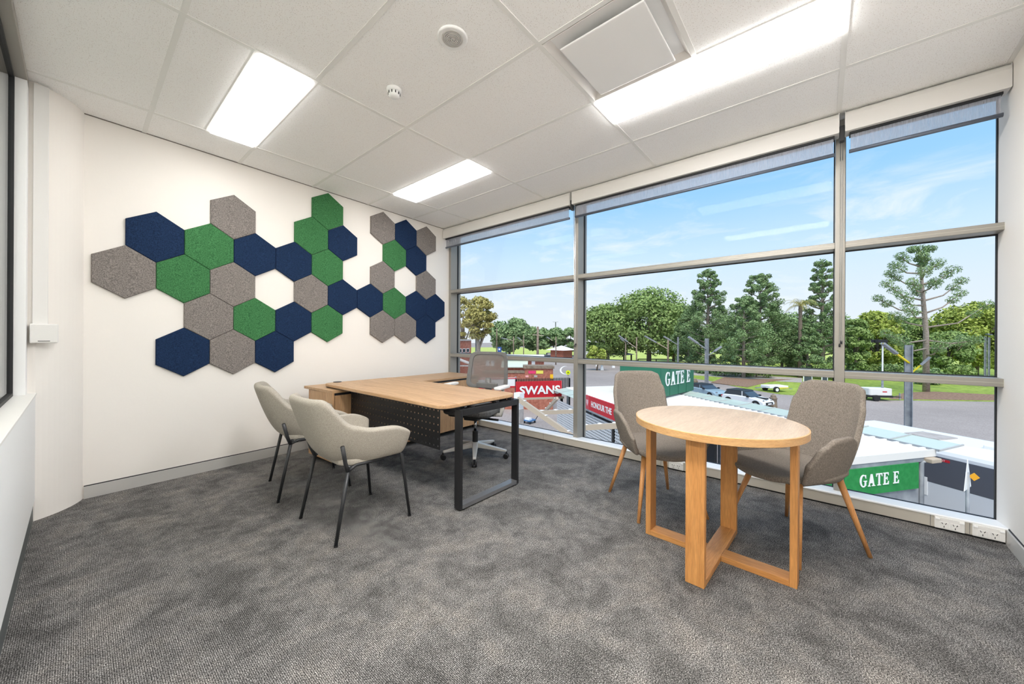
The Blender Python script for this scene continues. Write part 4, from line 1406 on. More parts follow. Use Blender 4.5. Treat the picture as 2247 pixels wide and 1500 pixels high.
# red HONOUR THE fascia sign along the outer edge of the left awning
BS = 6.60
zs1, zs0 = onp(1286, 866, BX, BS).z, onp(1286, 896, BX, BS).z
aL = AX.dot(onp(1285, 880, BX, BS))
hs = root('fascia_sign', 'long red banner sign reading HONOUR THE under the glass awning', 'sign', tuple(ab(14, BS, zs0)))
abbox(MB(), aL - 4.6, aL, BS, BS + .05, zs0, zs1).build('board', M['red_sign'], hs)
abbox(MB(), aL - 4.6, aL, BS - .01, BS + .06, zs0 - .07, zs0).build('bottom_rail', M['steel'], hs)
T0, T1 = onp(1297, 893, BX, BS - .005), onp(1342, 905, BX, BS - .005)
tx = text_mb('HONOUR THE', 1.0, (0, 0, 0), (1, 0, 0), (0, 1, 0), .02, .03)
xa_, xb2 = min(v[0] for v in tx.v), max(v[0] for v in tx.v)
hy = max(v[1] for v in tx.v)
wS = (AX.dot(T0) - AX.dot(T1)) / (xb2 - xa_)
hT = (zs1 - zs0) * .40
zT = zs0 + (zs1 - zs0) * .30
t3 = MB()
t3.add([ab(AX.dot(T0) - (v[0] - xa_) * wS, BS - .006 - v[2] * .2, zT + v[1] * hT / hy) for v in tx.v], tx.f)
t3.build('lettering', WP, hs)
ea = aL - .17
hz2 = (zs0 + zs1) / 2
abbox(MB(), ea - .15, ea + .15, BS - .006, BS, zs0 + .01, zs1 - .01).build('crest_panel', plain('crest_red', (206, 76, 88), .5), hs)
shield = [(-.09, .11), (.09, .11), (.09, -.02), (0, -.15), (-.09, -.02)]
MB().extr([ab(ea + x_, BS - .007, hz2 + z_) for x_, z_ in shield], BX * -.004).build('crest', plain('crest_pink', (238, 190, 194), .5), hs)
# perforated screens under it
def perf_mat():
    m, t, b = newmat('perforated_white_screen')
    g = N(t, 'ShaderNodeNewGeometry')
    mp = N(t, 'ShaderNodeMapping')
    mp.vector_type = 'POINT'
    mp.inputs['Rotation'].default_value = (0, 0, -math.atan2(AX.y, AX.x))
    t.links.new(g.outputs['Position'], mp.inputs[0])
    s = N(t, 'ShaderNodeSeparateXYZ')
    t.links.new(mp.outputs[0], s.inputs[0])
    c = N(t, 'ShaderNodeCombineXYZ')
    t.links.new(s.outputs[0], c.inputs[0])
    t.links.new(s.outputs[2], c.inputs[1])
    v = N(t, 'ShaderNodeTexVoronoi', i_Scale=9.0, i_Randomness=0.0)
    v.voronoi_dimensions = '2D'
    t.links.new(c.outputs[0], v.inputs['Vector'])
    r = ramp(t, [(.30, (0, 0, 0)), (.34, (1, 1, 1))])
    t.links.new(v.outputs['Distance'], r.inputs[0])
    b.inputs['Base Color'].default_value = (*lin(226, 228, 230), 1)
    tr = N(t, 'ShaderNodeBsdfTransparent')
    ms = N(t, 'ShaderNodeMixShader')
    t.links.new(r.outputs[0], ms.inputs[0])
    t.links.new(tr.outputs[0], ms.inputs[1])
    t.links.new(b.outputs[0], ms.inputs[2])
    t.links.new(ms.outputs[0], t.nodes['Material Output'].inputs[0])
    return m
M['perf'] = perf_mat()
ps = root('perforated_screen', 'white perforated metal screen in steel posts below the red banner', 'screen', tuple(ab(14, 7.4, ZG)))
for k, (a0, a1) in enumerate(((6.3, 9.0), (9.2, 11.9), (12.1, 14.9), (15.1, 17.7))):
    abbox(MB(), a0, a1, 6.72, 6.74, -3.9, -2.02).build('perforated_panel', M['perf'], ps)
    abbox(MB(), a0, a1, 6.70, 6.76, ZG, -3.9).build('solid_panel', M['white'], ps)
    abbox(MB(), a0 - .14, a0 - .04, 6.68, 6.78, ZG, -1.96).build('post', M['darkmetal'], ps)
dk_ = root('hole_shade_sheet', 'dark sheet standing in for shade behind the perforated screen', 'wall', tuple(ab(14, 8.2, ZG)))
abbox(MB(), 9.0, 17.8, 8.3, 8.4, ZG, -1.9).build('panel', plain('shade_grey', (72, 74, 78), .8), dk_)  # dark colour gives the screen holes their shade

# red SWANS panel
sw = root('banner_panel', 'red corrugated panel with white SWANS lettering beyond the canopy', 'sign', tuple(ab(18.05, 5, -2.0)))
S0, S1 = onp(1132, 873, AX, 18.0), onp(1233, 871, AX, 18.0)
b0, b1 = BX.dot(S0), BX.dot(S1)
zb0, zb1 = S0.z, onp(1180, 836, AX, 18.0).z
nr = 40
for k in range(nr):
    bb0 = b0 + (b1 - b0) * k / nr
    bb1 = b0 + (b1 - b0) * (k + 1) / nr
    mbx = abbox(MB(), 18.0, 18.05, bb0, bb0 + (bb1 - bb0) * .62, zb0, zb1)
    abbox(mbx, 18.02, 18.05, bb0 + (bb1 - bb0) * .62, bb1, zb0, zb1)
    mbx.build('corrugated_strip', M['red_sign'], sw)
tS = onp(1140, 865, AX, 17.99)
tE = onp(1229, 865, AX, 17.99)
tx = text_mb('SWANS', 1.0, (0, 0, 0), (1, 0, 0), (0, 1, 0), .02, .03)
wx = max(v[0] for v in tx.v) - min(v[0] for v in tx.v)
wscale = (tE - tS).length / wx
x0_ = min(v[0] for v in tx.v)
hS = onp(1180, 846, AX, 17.99).z - tS.z
hy = max(v[1] for v in tx.v)
t2 = MB()
t2.add([ab(17.985 - v[2] * .3, BX.dot(tS) + (v[0] - x0_) * wscale, tS.z + v[1] * hS / hy) for v in tx.v], tx.f)
t2.build('lettering', WP, sw)
abbox(MB(), 17.95, 18.10, b0, b1 + .1, zb0 - .10, zb0).build('bottom_beam', M['tan_steel'], sw)
for b in (b0 + .05, b1):
    abbox(MB(), 18.0, 18.12, b - .06, b + .06, ZG, zb0 - .1).build('post', M['darkmetal'], sw)
# white and red banner left of it
wbn = root('white_banner', 'white fence banner with thin red border behind the task chair', 'banner', tuple(ab(19, 3, -2)))
Q0, Q1 = onp(1050, 852, AX, 19.0), onp(1133, 828, AX, 19.0)
abbox(MB(), 19.0, 19.04, BX.dot(Q0), BX.dot(Q1), Q0.z, Q1.z).build('sheet', M['white'], wbn)
abbox(MB(), 18.985, 19.0, BX.dot(Q0), BX.dot(Q1), Q1.z - .06, Q1.z - .02).build('border', M['red_sign'], wbn)
abbox(MB(), 18.985, 19.0, BX.dot(Q0), BX.dot(Q1), Q0.z, Q0.z + .08).build('border', M['red_sign'], wbn)
abbox(MB(), 18.985, 19.0, BX.dot(Q1) - .06, BX.dot(Q1) - .02, Q0.z, Q1.z).build('border', M['red_sign'], wbn)
for b in (BX.dot(Q0) + .3, BX.dot(Q1) - .02):
    p = ab(19.06, b, 0)
    MB().box(p.x - .03, p.x + .03, p.y - .03, p.y + .03, ZG, Q1.z + .05).build('post', M['steel'], wbn)
# picket fence behind SWANS
pf = root('palisade_fence', 'black palisade fence with pointed pickets above the red panel', 'fence', tuple(ab(18.3, 6, ZG)))
F0, F1 = onp(1134, 836, AX, 18.3), onp(1248, 832, AX, 18.3)
pk = MB()
pk.box(-.022, .022, -.010, .010, 0, 1)
pk.add([(-.022, -.010, 1), (.022, -.010, 1), (.022, .010, 1), (-.022, .010, 1), (0, 0, 1.06)], [(0, 1, 4), (1, 2, 4), (2, 3, 4), (3, 0, 4)])
pkm = pk.mesh('picket')
pkm.materials.append(M['gasket'])
npk = 34
zF = onp(1190, 830.5, AX, 18.3).z
for k in range(npk):
    b = BX.dot(F0) + (BX.dot(F1) - BX.dot(F0)) * k / (npk - 1)
    o = piece(pkm, 'picket', pf, tuple(ab(18.3, b, zb0 + .1)), math.atan2(BX.y, BX.x))
    o.scale = (1, 1, zF - zb0 - .1)
abbox(MB(), 18.31, 18.35, BX.dot(F0), BX.dot(F1), zb0 + .2, zb0 + .26).build('rail', M['gasket'], pf)
for b in (BX.dot(F0) - .04, BX.dot(F1) + .04):
    abbox(MB(), 18.27, 18.35, b - .04, b + .04, ZG, zF).build('post', M['gasket'], pf)
# bracing under the panel
BR = [((1136, 874), (1262, 962), 13.5, 'long tan diagonal brace running down to the right below the red panel', .14),
      ((1180, 905), (1262, 902), 14.5, 'horizontal tan brace meeting the long diagonal one', .12),
      ((1197, 901), (1223, 873), 16.0, 'short tan brace rising to the bottom of the red panel', .10),
      ((1276, 938), (1360, 933), 12.0, 'tan brace crossing the perforated screen', .14)]
for a_, b_, D, lab, w in BR:
    P0, P1 = at(a_[0], a_[1], D), at(b_[0], b_[1], D * .93)
    o = root('steel_brace', lab, 'brace', tuple(P0), group='tan steel braces under the canopy')
    MB().beam(P0, P1, w, w * 1.2).build('bar', M['tan_steel'], o)
    for t in (.12, .5, .88):
        q = P0.lerp(P1, t)
        MB().box(q.x - .06, q.x + .06, q.y - .06, q.y + .06, q.z + w * .6, q.z + w * .6 + .02).build('clip', M['white'], o)
# service cabinet
sc_ = root('service_cabinet', 'tall pale service cabinet with louvres beside the desk corner view', 'cabinet', tuple(gd(1139, 15)))
q = at(1139, 868, 15)
for z0, z1, m_, w in ((zat(873, 15), zat(861, 15), M['white'], .15), (zat(896, 15), zat(876, 15), M['white'], .13), (ZG, zat(896, 15), M['path'], .14)):
    MB().box(q.x - w, q.x + w, q.y - w, q.y + w, z0, z1).build('section', m_, sc_)
for k in range(6):
    z = zat(895, 15) + .05 * k + .02
    MB().box(q.x - .135, q.x + .135, q.y - .135, q.y + .135, z, z + .012).build('louvre', M['steel'], sc_)
# hand trolley on the ground
ht = gd(1163, 26)
tr_ = root('hand_trolley', 'small blue flat trolley parked on the paving below the braces', 'trolley', tuple(ht))
MB().box(ht.x - .35, ht.x + .35, ht.y - .3, ht.y + .3, ZG + .18, ZG + .26).build('deck', plain('trolley_blue', (70, 120, 170), .5), tr_)
MB().beam(ht + Vector((.35, -.25, .2)), ht + Vector((.5, -.5, .7)), .05, .05).build('handle', M['darkmetal'], tr_)
for sx in (-.28, .28):
    for sy_ in (-.25, .25):
        MB().lathe([(.09, -.03), (.09, .03)], (ht.x + sx, ht.y + sy_, ZG + .09), 12, 'y').build('wheel', M['tyre'], tr_)
MB().box(ht.x - .3, ht.x, ht.y - .2, ht.y + .2, ZG + .26, ZG + .4).build('crate', M['white'], tr_)

# ---------------- parked coach with white roof
bus = root('coach', 'large white-roofed coach with dark grey side band beside the canopy', 'bus', tuple(ab(5.5, 15, ZG)))
def side_pts(b, prof, a0, a1):
    return prof
ZC = -1.82
body = [(13.86, -4.55), (13.86, -2.02), (13.90, -1.93), (14.02, -1.85), (14.6, -1.80), (15.9, -1.80), (16.3, -1.86), (16.4, -2.0), (16.4, -4.55)]
MB().extr([ab(1.5, b, z) for b, z in body], AX * 8.3).build('body', plain('coach_white', (238, 239, 241), .35), bus, bevel=.02)
abbox(MB(), 1.5, 7.6, 13.83, 13.86, -2.85, -2.10).build('side_glass', plain('coach_band', (92, 95, 104), .4), bus)
abbox(MB(), 1.5, 9.6, 13.835, 13.86, -4.5, -2.86).build('lower_side', plain('coach_silver', (222, 226, 231), .4), bus)
MB().extr([ab(7.6, 13.845, -2.10), ab(9.3, 13.845, -2.10), ab(7.9, 13.845, -2.85), ab(7.6, 13.845, -2.85)], BX * .02).build('side_glass_front', plain('coach_band_dark', (44, 44, 48), .35), bus)
abbox(MB(), 9.75, 9.84, 14.1, 16.2, -2.9, -1.95).build('windscreen', M['carglass'], bus)
for a_ in (4.6, 6.0):
    hz = abbox(MB(), a_ - .6, a_ + .6, 14.7, 15.7, ZC, ZC + .12).build('roof_unit', M['plastic_white'], bus, bevel=.03)
    q = ab(a_, 15.2, ZC + .12)
    MB().lathe([(.32, 0), (.32, .02), (.22, .025)], tuple(q), 24).build('fan', M['steel'], hz)
    MB().lathe([(.16, .02), (.16, .035)], tuple(q), 20).build('fan_hub', M['plastic_white'], hz)
abbox(MB(), 7.4, 8.2, 14.6, 15.4, ZC, ZC + .05).build('roof_hatch', M['path'], bus, bevel=.01)
for a_ in (2.8, 7.9):
    q = ab(a_, 13.95, ZG + .48)
    MB().tube([q - BX * .1, q + BX * .25], .48, 20).build('wheel', M['tyre'], bus)
MB().extr([ab(6.80, 13.825, -2.14), ab(7.06, 13.825, -2.14), ab(7.06, 13.825, -2.21), ab(6.80, 13.825, -2.21)], BX * .01).build('exit_plate', M['red_sign'], bus)
text_mb('EXIT', .07, ab(7.03, 13.82, -2.20), -AX, (0, 0, 1), .002).build('lettering', WP, bus)
abbox(MB(), 7.25, 7.9, 13.82, 13.835, -3.25, -2.75).build('flap', M['white'], bus)
# another vehicle roof beyond
vn = root('white_van', 'white van roof showing behind the coach at the right edge', 'van', tuple(ab(6.5, 19.5, ZG)))
MB().extr([ab(4.5, b, z) for b, z in ((18.6, -4.5), (18.6, -2.4), (18.8, -2.15), (20.2, -2.15), (20.4, -2.4), (20.4, -4.5))], AX * 3.6).build('body', M['white'], vn, bevel=.05)
MB().box(*[c for c in (ab(7.6, 19.4, 0).x - .08, ab(7.6, 19.4, 0).x + .08, ab(7.6, 19.4, 0).y - .08, ab(7.6, 19.4, 0).y + .08)], -2.15, -2.0).build('roof_vent', M['darkmetal'], vn)
for a_ in (5.2, 7.4):
    MB().tube([ab(a_, 18.55, ZG + .34), ab(a_, 18.85, ZG + .34)], .34, 16).build('wheel', M['tyre'], vn)

# ---------------- road sign by the coach
q = onp(2123, 1100, AX, 5.2)
rs = root('road_sign', 'roadside post with a white triangle and small yellow warning diamond by the coach', 'road sign', (q.x, q.y, ZG))
ztp = at(2123, 1036, (q.x * SY + q.y * CY)).z
MB().tube([(q.x, q.y, ZG), (q.x, q.y, ztp)], .03, 10).build('post', M['steel'], rs, smooth=True)
vd = Vector((q.x, q.y, 0)).normalized()
sdv = (vd * .985 + vd.cross(Vector((0, 0, 1))) * .16).normalized()
tri = [(-.28, -.30), (.28, -.30), (0, .32)]
MB().extr([Vector((q.x, q.y, ztp - .05)) + Vector((.03, 0, 0)) + sdv * y + Vector((0, 0, z)) for y, z in tri], sdv.cross(Vector((0, 0, 1))) * .01).build('triangle_plate', WP, rs)
q2 = q + vd.cross(Vector((0, 0, 1))) * .085
MB().extr([Vector((q2.x, q2.y, ztp - .07)) + vd.cross(Vector((0, 0, 1))) * y + Vector((0, 0, z)) for y, z in ((0, .085), (.075, 0), (0, -.085), (-.075, 0))], vd * .01).build('warning_diamond', plain('warning_orange', (240, 170, 30), .5), rs)

# ---------------- cars
def car(name, label, p, heading, paint, roofc, L=3.9, W=1.72, Hc=1.42, boot=True, group=None, simple=False, soft=False):
    r = root(name, label, 'car', tuple(p), heading, group, local=True)
    pm = plain(name + '_paint', paint, .25, spec=.6)
    x = L / 2
    prof = [(-x, .35), (-x + .05, .78), (-x * .86, .92), (-x * .3, .96), (x * .30, .92), (x * .78, .80), (x - .05, .62), (x, .35), (x - .2, .24), (-x + .2, .24)]
    MB().extr([(a, -W / 2, z) for a, z in prof], (0, W, 0)).build('body', pm, r, bevel=.09, seg=3, smooth=False)
    g0 = -x * (.92 if boot else .78)
    cab = [(g0, .90), (g0 * .80, Hc - .06), (x * .02, Hc - .04), (x * .42, .88)]
    MB().extr([(a, -W / 2 + .10, z) for a, z in cab], (0, W - .20, 0)).build('cabin_glass', M['carglass'], r, bevel=.05)
    rf = [(g0 * .90, Hc - .13), (g0 * .80, Hc - .02), (x * .02, Hc), (x * .10, Hc - .10)]
    MB().extr([(a, -W / 2 + .09, z) for a, z in rf], (0, W - .18, 0)).build('roof', plain(name + '_roof', roofc, .4), r, bevel=.05)
    if not simple:
        for s_ in (-1, 1):
            MB().box(-x * .02, x * .02, s_ * (W / 2 - .10) - .01, s_ * (W / 2 - .10) + .01, .90, Hc - .05).build('door_pillar', pm, r)
            MB().box(x * .25, x * .36, min(s_ * W / 2, s_ * (W / 2 + .14)), max(s_ * W / 2, s_ * (W / 2 + .14)), .90, 1.03).build('mirror', M['plastic_black'], r, bevel=.02)
            MB().lathe([(.13, 0), (.12, .03), (.05, .045)], (x * .90, s_ * W * .34, .68), 16, 'x').build('headlamp', M['chrome'], r)
            MB().box(-x - .005, -x + .05, s_ * W * .40 - .12, s_ * W * .40 + .12, .66, .82).build('tail_lamp', M['red_sign'], r)
        MB().box(x - .06, x + .015, -W * .30, W * .30, .36, .58).build('grille', M['plastic_black'], r, bevel=.03)
        MB().box(x - .02, x + .025, -.26, .26, .40, .50).build('number_plate', M['white'], r)
    for sx in (-1, 1):
        for s_ in (-1, 1):
            cx_ = sx * x * .64
            wz = .31
            MB().tube([(cx_, s_ * (W / 2 - .2), wz), (cx_, s_ * (W / 2 + .01), wz)], .31, 20).build('wheel', M['tyre'], r)
            if not simple:
                MB().tube([(cx_, s_ * (W / 2), wz), (cx_, s_ * (W / 2 + .02), wz)], .20, 16).build('hubcap', M['steel'], r)
                MB().tube([(cx_, s_ * (W / 2 - .05), wz + .02), (cx_, s_ * (W / 2 + .004), wz + .02)], .37, 20).build('wheel_arch', M['plastic_black'], r)
    return r
P0, P1 = gnd(1608, 884), gnd(1684, 898)
car('hatchback', 'white small hatchback with black roof parked past the glass awning', (P0 + P1) / 2 + Vector((.2, .2, 0)), math.atan2(P1.y - P0.y, P1.x - P0.x) + .12, (236, 238, 240), (46, 48, 52), 3.8, 1.72, 1.42, True)
hb_ = [o for o in bpy.data.objects if o.name == 'hatchback'][0]
MB().box(.75, 1.75, -.12, -.04, .80, .91).build('bonnet_stripe', M['plastic_black'], hb_)
MB().box(.75, 1.75, .04, .12, .80, .91).build('bonnet_stripe', M['plastic_black'], hb_)
P0, P1 = gnd(1526, 866), gnd(1588, 879)
car('convertible', 'silver blue convertible with black soft top behind the white hatchback', (P0 + P1) / 2 + Vector((.6, .4, 0)), math.atan2(P1.y - P0.y, P1.x - P0.x) + .05, (150, 172, 184), (40, 40, 44), 4.3, 1.80, 1.34, False)
FC_ = [(1436, 150, (236, 236, 238), 'white'), (1447, 152, (226, 228, 230), 'pale silver'), (1458, 148, (240, 240, 240), 'white'), (1468, 151, (120, 132, 150), 'slate'), (1479, 149, (240, 240, 242), 'white'), (1490, 151, (214, 96, 88), 'red'), (1500, 150, (160, 190, 214), 'pale blue'), (1511, 149, (238, 238, 240), 'white')]
ORD = ['first', 'second', 'third', 'fourth', 'fifth', 'sixth', 'seventh', 'eighth']
for k, (u, D, c, nm) in enumerate(FC_):
    car('parked_car', '%s distant parked car, %s from the left in the far row past the fig' % (nm, ORD[k]), gd(u, D), math.atan2(CY, SY) + .9, c, c, 4.3, 1.8, 1.45, False, 'far row of parked cars', True)
for k, (u, D, c, nm) in enumerate([(1288, 130, (240, 240, 242), 'white car beyond the trees just right of the left mullion'), (1302, 128, (232, 234, 236), 'pale car low under the broad fig'), (1108, 120, (110, 150, 190), 'blue car in front of the far left lawn'), (1206, 118, (70, 80, 96), 'dark car near the white pavilion')]):
    car('distant_car', nm, gd(u, D), .4, c, c, 4.3, 1.8, 1.45, False, None, True)

# ---------------- trailers, bollards, posts
tp_ = gd(1697, 42.5)
tl = root('plant_trailer', 'low white trailer with yellow stripe parked on the grass', 'trailer', tuple(tp_), math.atan2(-SY, CY) + .1, local=True)
MB().box(-1.0, 1.3, -.7, .7, .45, .75).build('bed', M['white'], tl, bevel=.05)
MB().box(.1, 1.32, -.71, -.69, .45, .56).build('stripe', M['yellow'], tl)
MB().beam((-1.0, 0, .5), (-2.2, 0, .45), .1, .1).build('drawbar', M['steel'], tl)
MB().beam((1.3, 0, .35), (2.4, 0, .30), .08, .08).build('ramp', M['steel'], tl)
for s_ in (-1, 1):
    MB().tube([(-.3, s_ * .72, .33), (-.3, s_ * .92, .33)], .33, 18).build('wheel', M['tyre'], tl)
    MB().tube([(-.3, s_ * .90, .33), (-.3, s_ * .94, .33)], .19, 14).build('rim', M['white'], tl)
lt = gd(1922, 36.8)
tw = root('lighting_tower', 'white mobile lighting tower trailer with a tall mast on the road edge', 'trailer', tuple(lt), math.atan2(-SY, CY) - .1, local=True)
MB().prism(rrect(-1.05, 1.05, -.65, .65, .2), .55, 1.25).build('hood', plain('hire_white', (236, 234, 230), .4), tw, bevel=.06)
MB().box(-1.05, 1.1, -.6, .6, .35, .55).build('chassis', M['darkmetal'], tw)
MB().box(.1, .5, -.66, -.645, .88, .98).build('decal', M['red_sign'], tw)
MB().beam((1.0, 0, .4), (2.3, 0, .35), .1, .1).build('drawbar', M['darkmetal'], tw)
MB().tube([(2.2, 0, .1), (2.2, 0, .75)], .06, 8).build('jockey_stand', M['steel'], tw)
for s_ in (-1, 1):
    MB().tube([(-.5, s_ * .62, .3), (-.5, s_ * .80, .3)], .30, 18).build('wheel', M['tyre'], tw)
zm = zat(747, 36.8) - ZG
MB().tube([(.62, 0, .6), (.62, 0, zm * .5)], .09, 10).build('mast', M['steel'], tw)
MB().tube([(.62, 0, zm * .5), (.62, 0, zm)], .065, 10).build('mast', M['white'], tw)
for s_ in (-1, 1):
    MB().box(.62 - .75, .62 + .1, s_ * .25 - .18, s_ * .25 + .18, zm, zm + .30).build('floodlight', M['plastic_black'], tw, bevel=.02)
for u, v, lab in ((1697, 893, 'stone bollard right of the white hatchback'), (1603, 878, 'stone bollard between the two parked cars'), (1526, 850, 'stone bollard left of the convertible roof')):
    p = gnd(u, v)
    b_ = root('stone_bollard', lab, 'bollard', tuple(p), group='old stone bollards')
    MB().lathe([(.30, 0), (.26, .7), (.30, .74), (.30, .84), (.22, .90)], tuple(p), 16).build('shaft', M['stone'], b_, smooth=False)
    MB().lathe([(.22, .90), (.20, 1.05), (.06, 1.16)], tuple(p), 16).build('cap', M['stone'], b_)
def light_post(u, D, vtop, w, label, arms, mat='steel', name='light_post'):
    p = gd(u, D)
    r = root(name, label, 'post', tuple(p), group='steel light posts along the road')
    zt_ = zat(vtop, D)
    if mat == 'steel':
        m_ = MB().box(p.x - w / 2, p.x + w / 2, p.y - w / 2, p.y - w / 2 + .03, ZG, zt_)
        m_.box(p.x - w / 2, p.x + w / 2, p.y + w / 2 - .03, p.y + w / 2, ZG, zt_)
        m_.box(p.x - .02, p.x + .02, p.y - w / 2, p.y + w / 2, ZG, zt_)
        m_.build('column', M['steel'], r)
    else:
        MB().tube([p, (p.x, p.y, zt_)], [w / 2, w * .4], 10).build('column', M[mat], r, smooth=True)
    for (ua, va), (ub, vb), lampf in arms:
        A_, B_ = at(ua, va, D), at(ub, vb, D - .4)
        MB().beam(A_, B_, .07 * D / 17 if D < 30 else .12, .06 * D / 17 if D < 30 else .12).build('arm', M['yellow'] if D < 30 else (M['tan_steel'] if mat != 'steel' else M['steel']), r)
        if lampf:
            MB().beam(A_.lerp(B_, .5), B_, .16 if D < 30 else .35, .09 if D < 30 else .2).build('lamp_tube', M['steel'], r)
    return r
light_post(1994, 17.3, 752, .26, 'thick galvanised steel post carrying two tube lights before the lone pine', [((1996, 797), (1937, 753), 1), ((2001, 817), (2041, 783), 1)])
light_post(1551, 47, 740, .40, 'steel light post between the fig and the pointed pine, behind the convertible', [((1550, 766), (1511, 739), 1), ((1553, 780), (1583, 760), 1)])
light_post(1466, 66, 739, .34, 'brown timber light pole with long arm left of the paired steel one', [((1465, 765), (1415, 737), 1)], 'timber_post')
light_post(1488, 64, 737, .24, 'slim grey pole with short lamp arm right of the brown timber pole', [((1487, 756), (1457, 738), 1)], 'steel')
light_post(1397, 70, 738, .26, 'brown pole with sloping lamp arm in front of the huge fig trunk', [((1396, 763), (1358, 736), 1)], 'timber_post')
light_post(1373, 70, 739, .26, 'grey pole carrying small warning sign before the huge fig', [((1373, 752), (1362, 742), 1)], 'timber_post')
light_post(1180, 66, 716, .5, 'stout power pole with a crossarm in the left bay', [((1181, 735), (1169, 734), 0), ((1179, 735), (1193, 736), 0)], 'timber_post')
light_post(1090, 80, 720, .28, 'thin concrete pole behind the task chair, right of the golden gum', [], 'timber_post')
light_post(1045, 78, 735, .28, 'street light with curved bright arm by the golden gum', [((1046, 733), (1062, 722), 0)], 'steel')
light_post(1127, 80, 738, .26, 'grey pole left of the white bollard-like pole', [((1127, 747), (1100, 741), 1)], 'timber_post')
light_post(1149, 84, 735, .24, 'thin pole below the reflected panels in the left bay', [((1149, 750), (1136, 740), 1)], 'timber_post')
light_post(1220, 84, 738, .3, 'dark pole left of the white pavilion', [((1212, 747), (1200, 739), 1)], 'timber_post')
light_post(2162, 48, 732, .20, 'left one of two slim blue-grey poles at the right window edge', [((2163, 733), (2170, 732), 0)], 'steel')
light_post(2170, 50, 734, .20, 'right one of two slim blue-grey poles at the right window edge', [((2169, 734), (2177, 734), 0)], 'steel')
light_post(1219, 160, 706, .35, 'very tall floodlight mast far beyond the trees', [((1213, 706), (1225, 706), 0)], 'steel')
# ---------------- buildings and small street things on the left
pb = root('brick_building', 'pink brick building with white windows at the far left of the view', 'building', tuple(at(1000, 800, 46)))
c1 = gd(1034, 46)
c2 = gd(940, 40)
dv = (c2 - c1).normalized()
nv = Vector((-dv.y, dv.x, 0))
if nv.x < 0:
    nv = -nv
nv = c1.copy()
nv.z = 0
nv = nv.normalized()
zt1 = zat(748, 46)
MB().extr([c1, c2, c2 + nv * 8, c1 + nv * 8], (0, 0, zt1 - ZG)).build('wall', M['brick'], pb)
MB().extr([c1 - nv * .15 + Vector((0, 0, zt1 - ZG)), c2 - nv * .15 + Vector((0, 0, zt1 - ZG)), c2 + nv * 8 + Vector((0, 0, zt1 - ZG)), c1 + nv * 8 + Vector((0, 0, zt1 - ZG))], (0, 0, .18)).build('parapet', M['path'], pb)
for t0 in (.35, 1.05, 1.75, 3.0):
    a_ = c1 + dv * t0 - nv * .05
    z0 = zat(773, 46)
    wv_ = MB().extr([a_ + Vector((0, 0, z0 - ZG)), a_ + dv * .55 + Vector((0, 0, z0 - ZG)), a_ + dv * .55 + Vector((0, 0, z0 - ZG + .5)), a_ + Vector((0, 0, z0 - ZG + .5))], nv * .1).build('window', M['white'], pb)
    MB().extr([a_ - nv * .02 + dv * .06 + Vector((0, 0, z0 - ZG + .06)), a_ - nv * .02 + dv * .49 + Vector((0, 0, z0 - ZG + .06)), a_ - nv * .02 + dv * .49 + Vector((0, 0, z0 - ZG + .44)), a_ - nv * .02 + dv * .06 + Vector((0, 0, z0 - ZG + .44))], nv * .03).build('pane', M['carglass'], wv_)
for k, vv in enumerate((785, 802)):
    MB().beam(at(1000, vv, 40), at(1036, vv + 14 * (1 - k), 38), .5, .12).build('awning', M['path'], pb)
lb = root('low_brick_house', 'low brick house with pale green awning roof behind the fence', 'building', tuple(gd(1150, 36)))
c1, c2 = gd(1194, 37), gd(1040, 37)
dv = (c2 - c1).normalized()
nv = Vector((-dv.y, dv.x, 0))
if nv.x < 0:
    nv = -nv
nv = c1.copy()
nv.z = 0
nv = nv.normalized()
zt2 = zat(786, 37)
MB().extr([c1, c2, c2 + nv * 6, c1 + nv * 6], (0, 0, zt2 - ZG)).build('wall', M['brick'], lb)
MB().extr([c1 + dv * 1.6 - nv * 1.2 + Vector((0, 0, zat(806, 36) - ZG)), c1 + dv * 4.2 - nv * 1.2 + Vector((0, 0, zat(806, 36) - ZG)), c1 + dv * 4.2 + Vector((0, 0, zat(790, 37) - ZG)), c1 + dv * 1.6 + Vector((0, 0, zat(790, 37) - ZG))], (0, 0, .08)).build('awning_roof', plain('pale_green_roof', (196, 206, 192), .6), lb)
MB().extr([c1 - nv * .4 + Vector((0, 0, zt2 - ZG)), c2 - nv * .4 + Vector((0, 0, zt2 - ZG)), c2 + nv * 6 + Vector((0, 0, zt2 - ZG)), c1 + nv * 6 + Vector((0, 0, zt2 - ZG))], (0, 0, .14)).build('roof', M['roofwhite'], lb)
for t0 in (.9, 5.0, 5.5):
    a_ = c1 + dv * t0 - nv * .04
    MB().extr([a_ + Vector((0, 0, zat(803, 37) - ZG)), a_ + dv * .35 + Vector((0, 0, zat(803, 37) - ZG)), a_ + dv * .35 + Vector((0, 0, zat(790, 37) - ZG)), a_ + Vector((0, 0, zat(790, 37) - ZG))], nv * .08).build('window', M['white'], lb)
gw = root('gate_wall', 'old brown brick gate wall with mossy coping and small notices', 'wall', tuple(gd(1185, 31)))
c1, c2 = gd(1214, 31), gd(1060, 31)
dv = (c2 - c1).normalized()
nv = Vector((-dv.y, dv.x, 0))
if nv.x < 0:
    nv = -nv
z1 = zat(808, 31)
MB().extr([c1, c1 + dv * 2.4, c1 + dv * 2.4 + nv * 1.6, c1 + nv * 1.6], (0, 0, z1 - ZG)).build('pier', M['brick'], gw)
MB().extr([c1 - dv * .1 - nv * .1 + Vector((0, 0, z1 - ZG)), c1 + dv * 2.5 - nv * .1 + Vector((0, 0, z1 - ZG)), c1 + dv * 2.5 + nv * 1.7 + Vector((0, 0, z1 - ZG)), c1 - dv * .1 + nv * 1.7 + Vector((0, 0, z1 - ZG))], (0, 0, .22)).build('coping', M['stone'], gw)
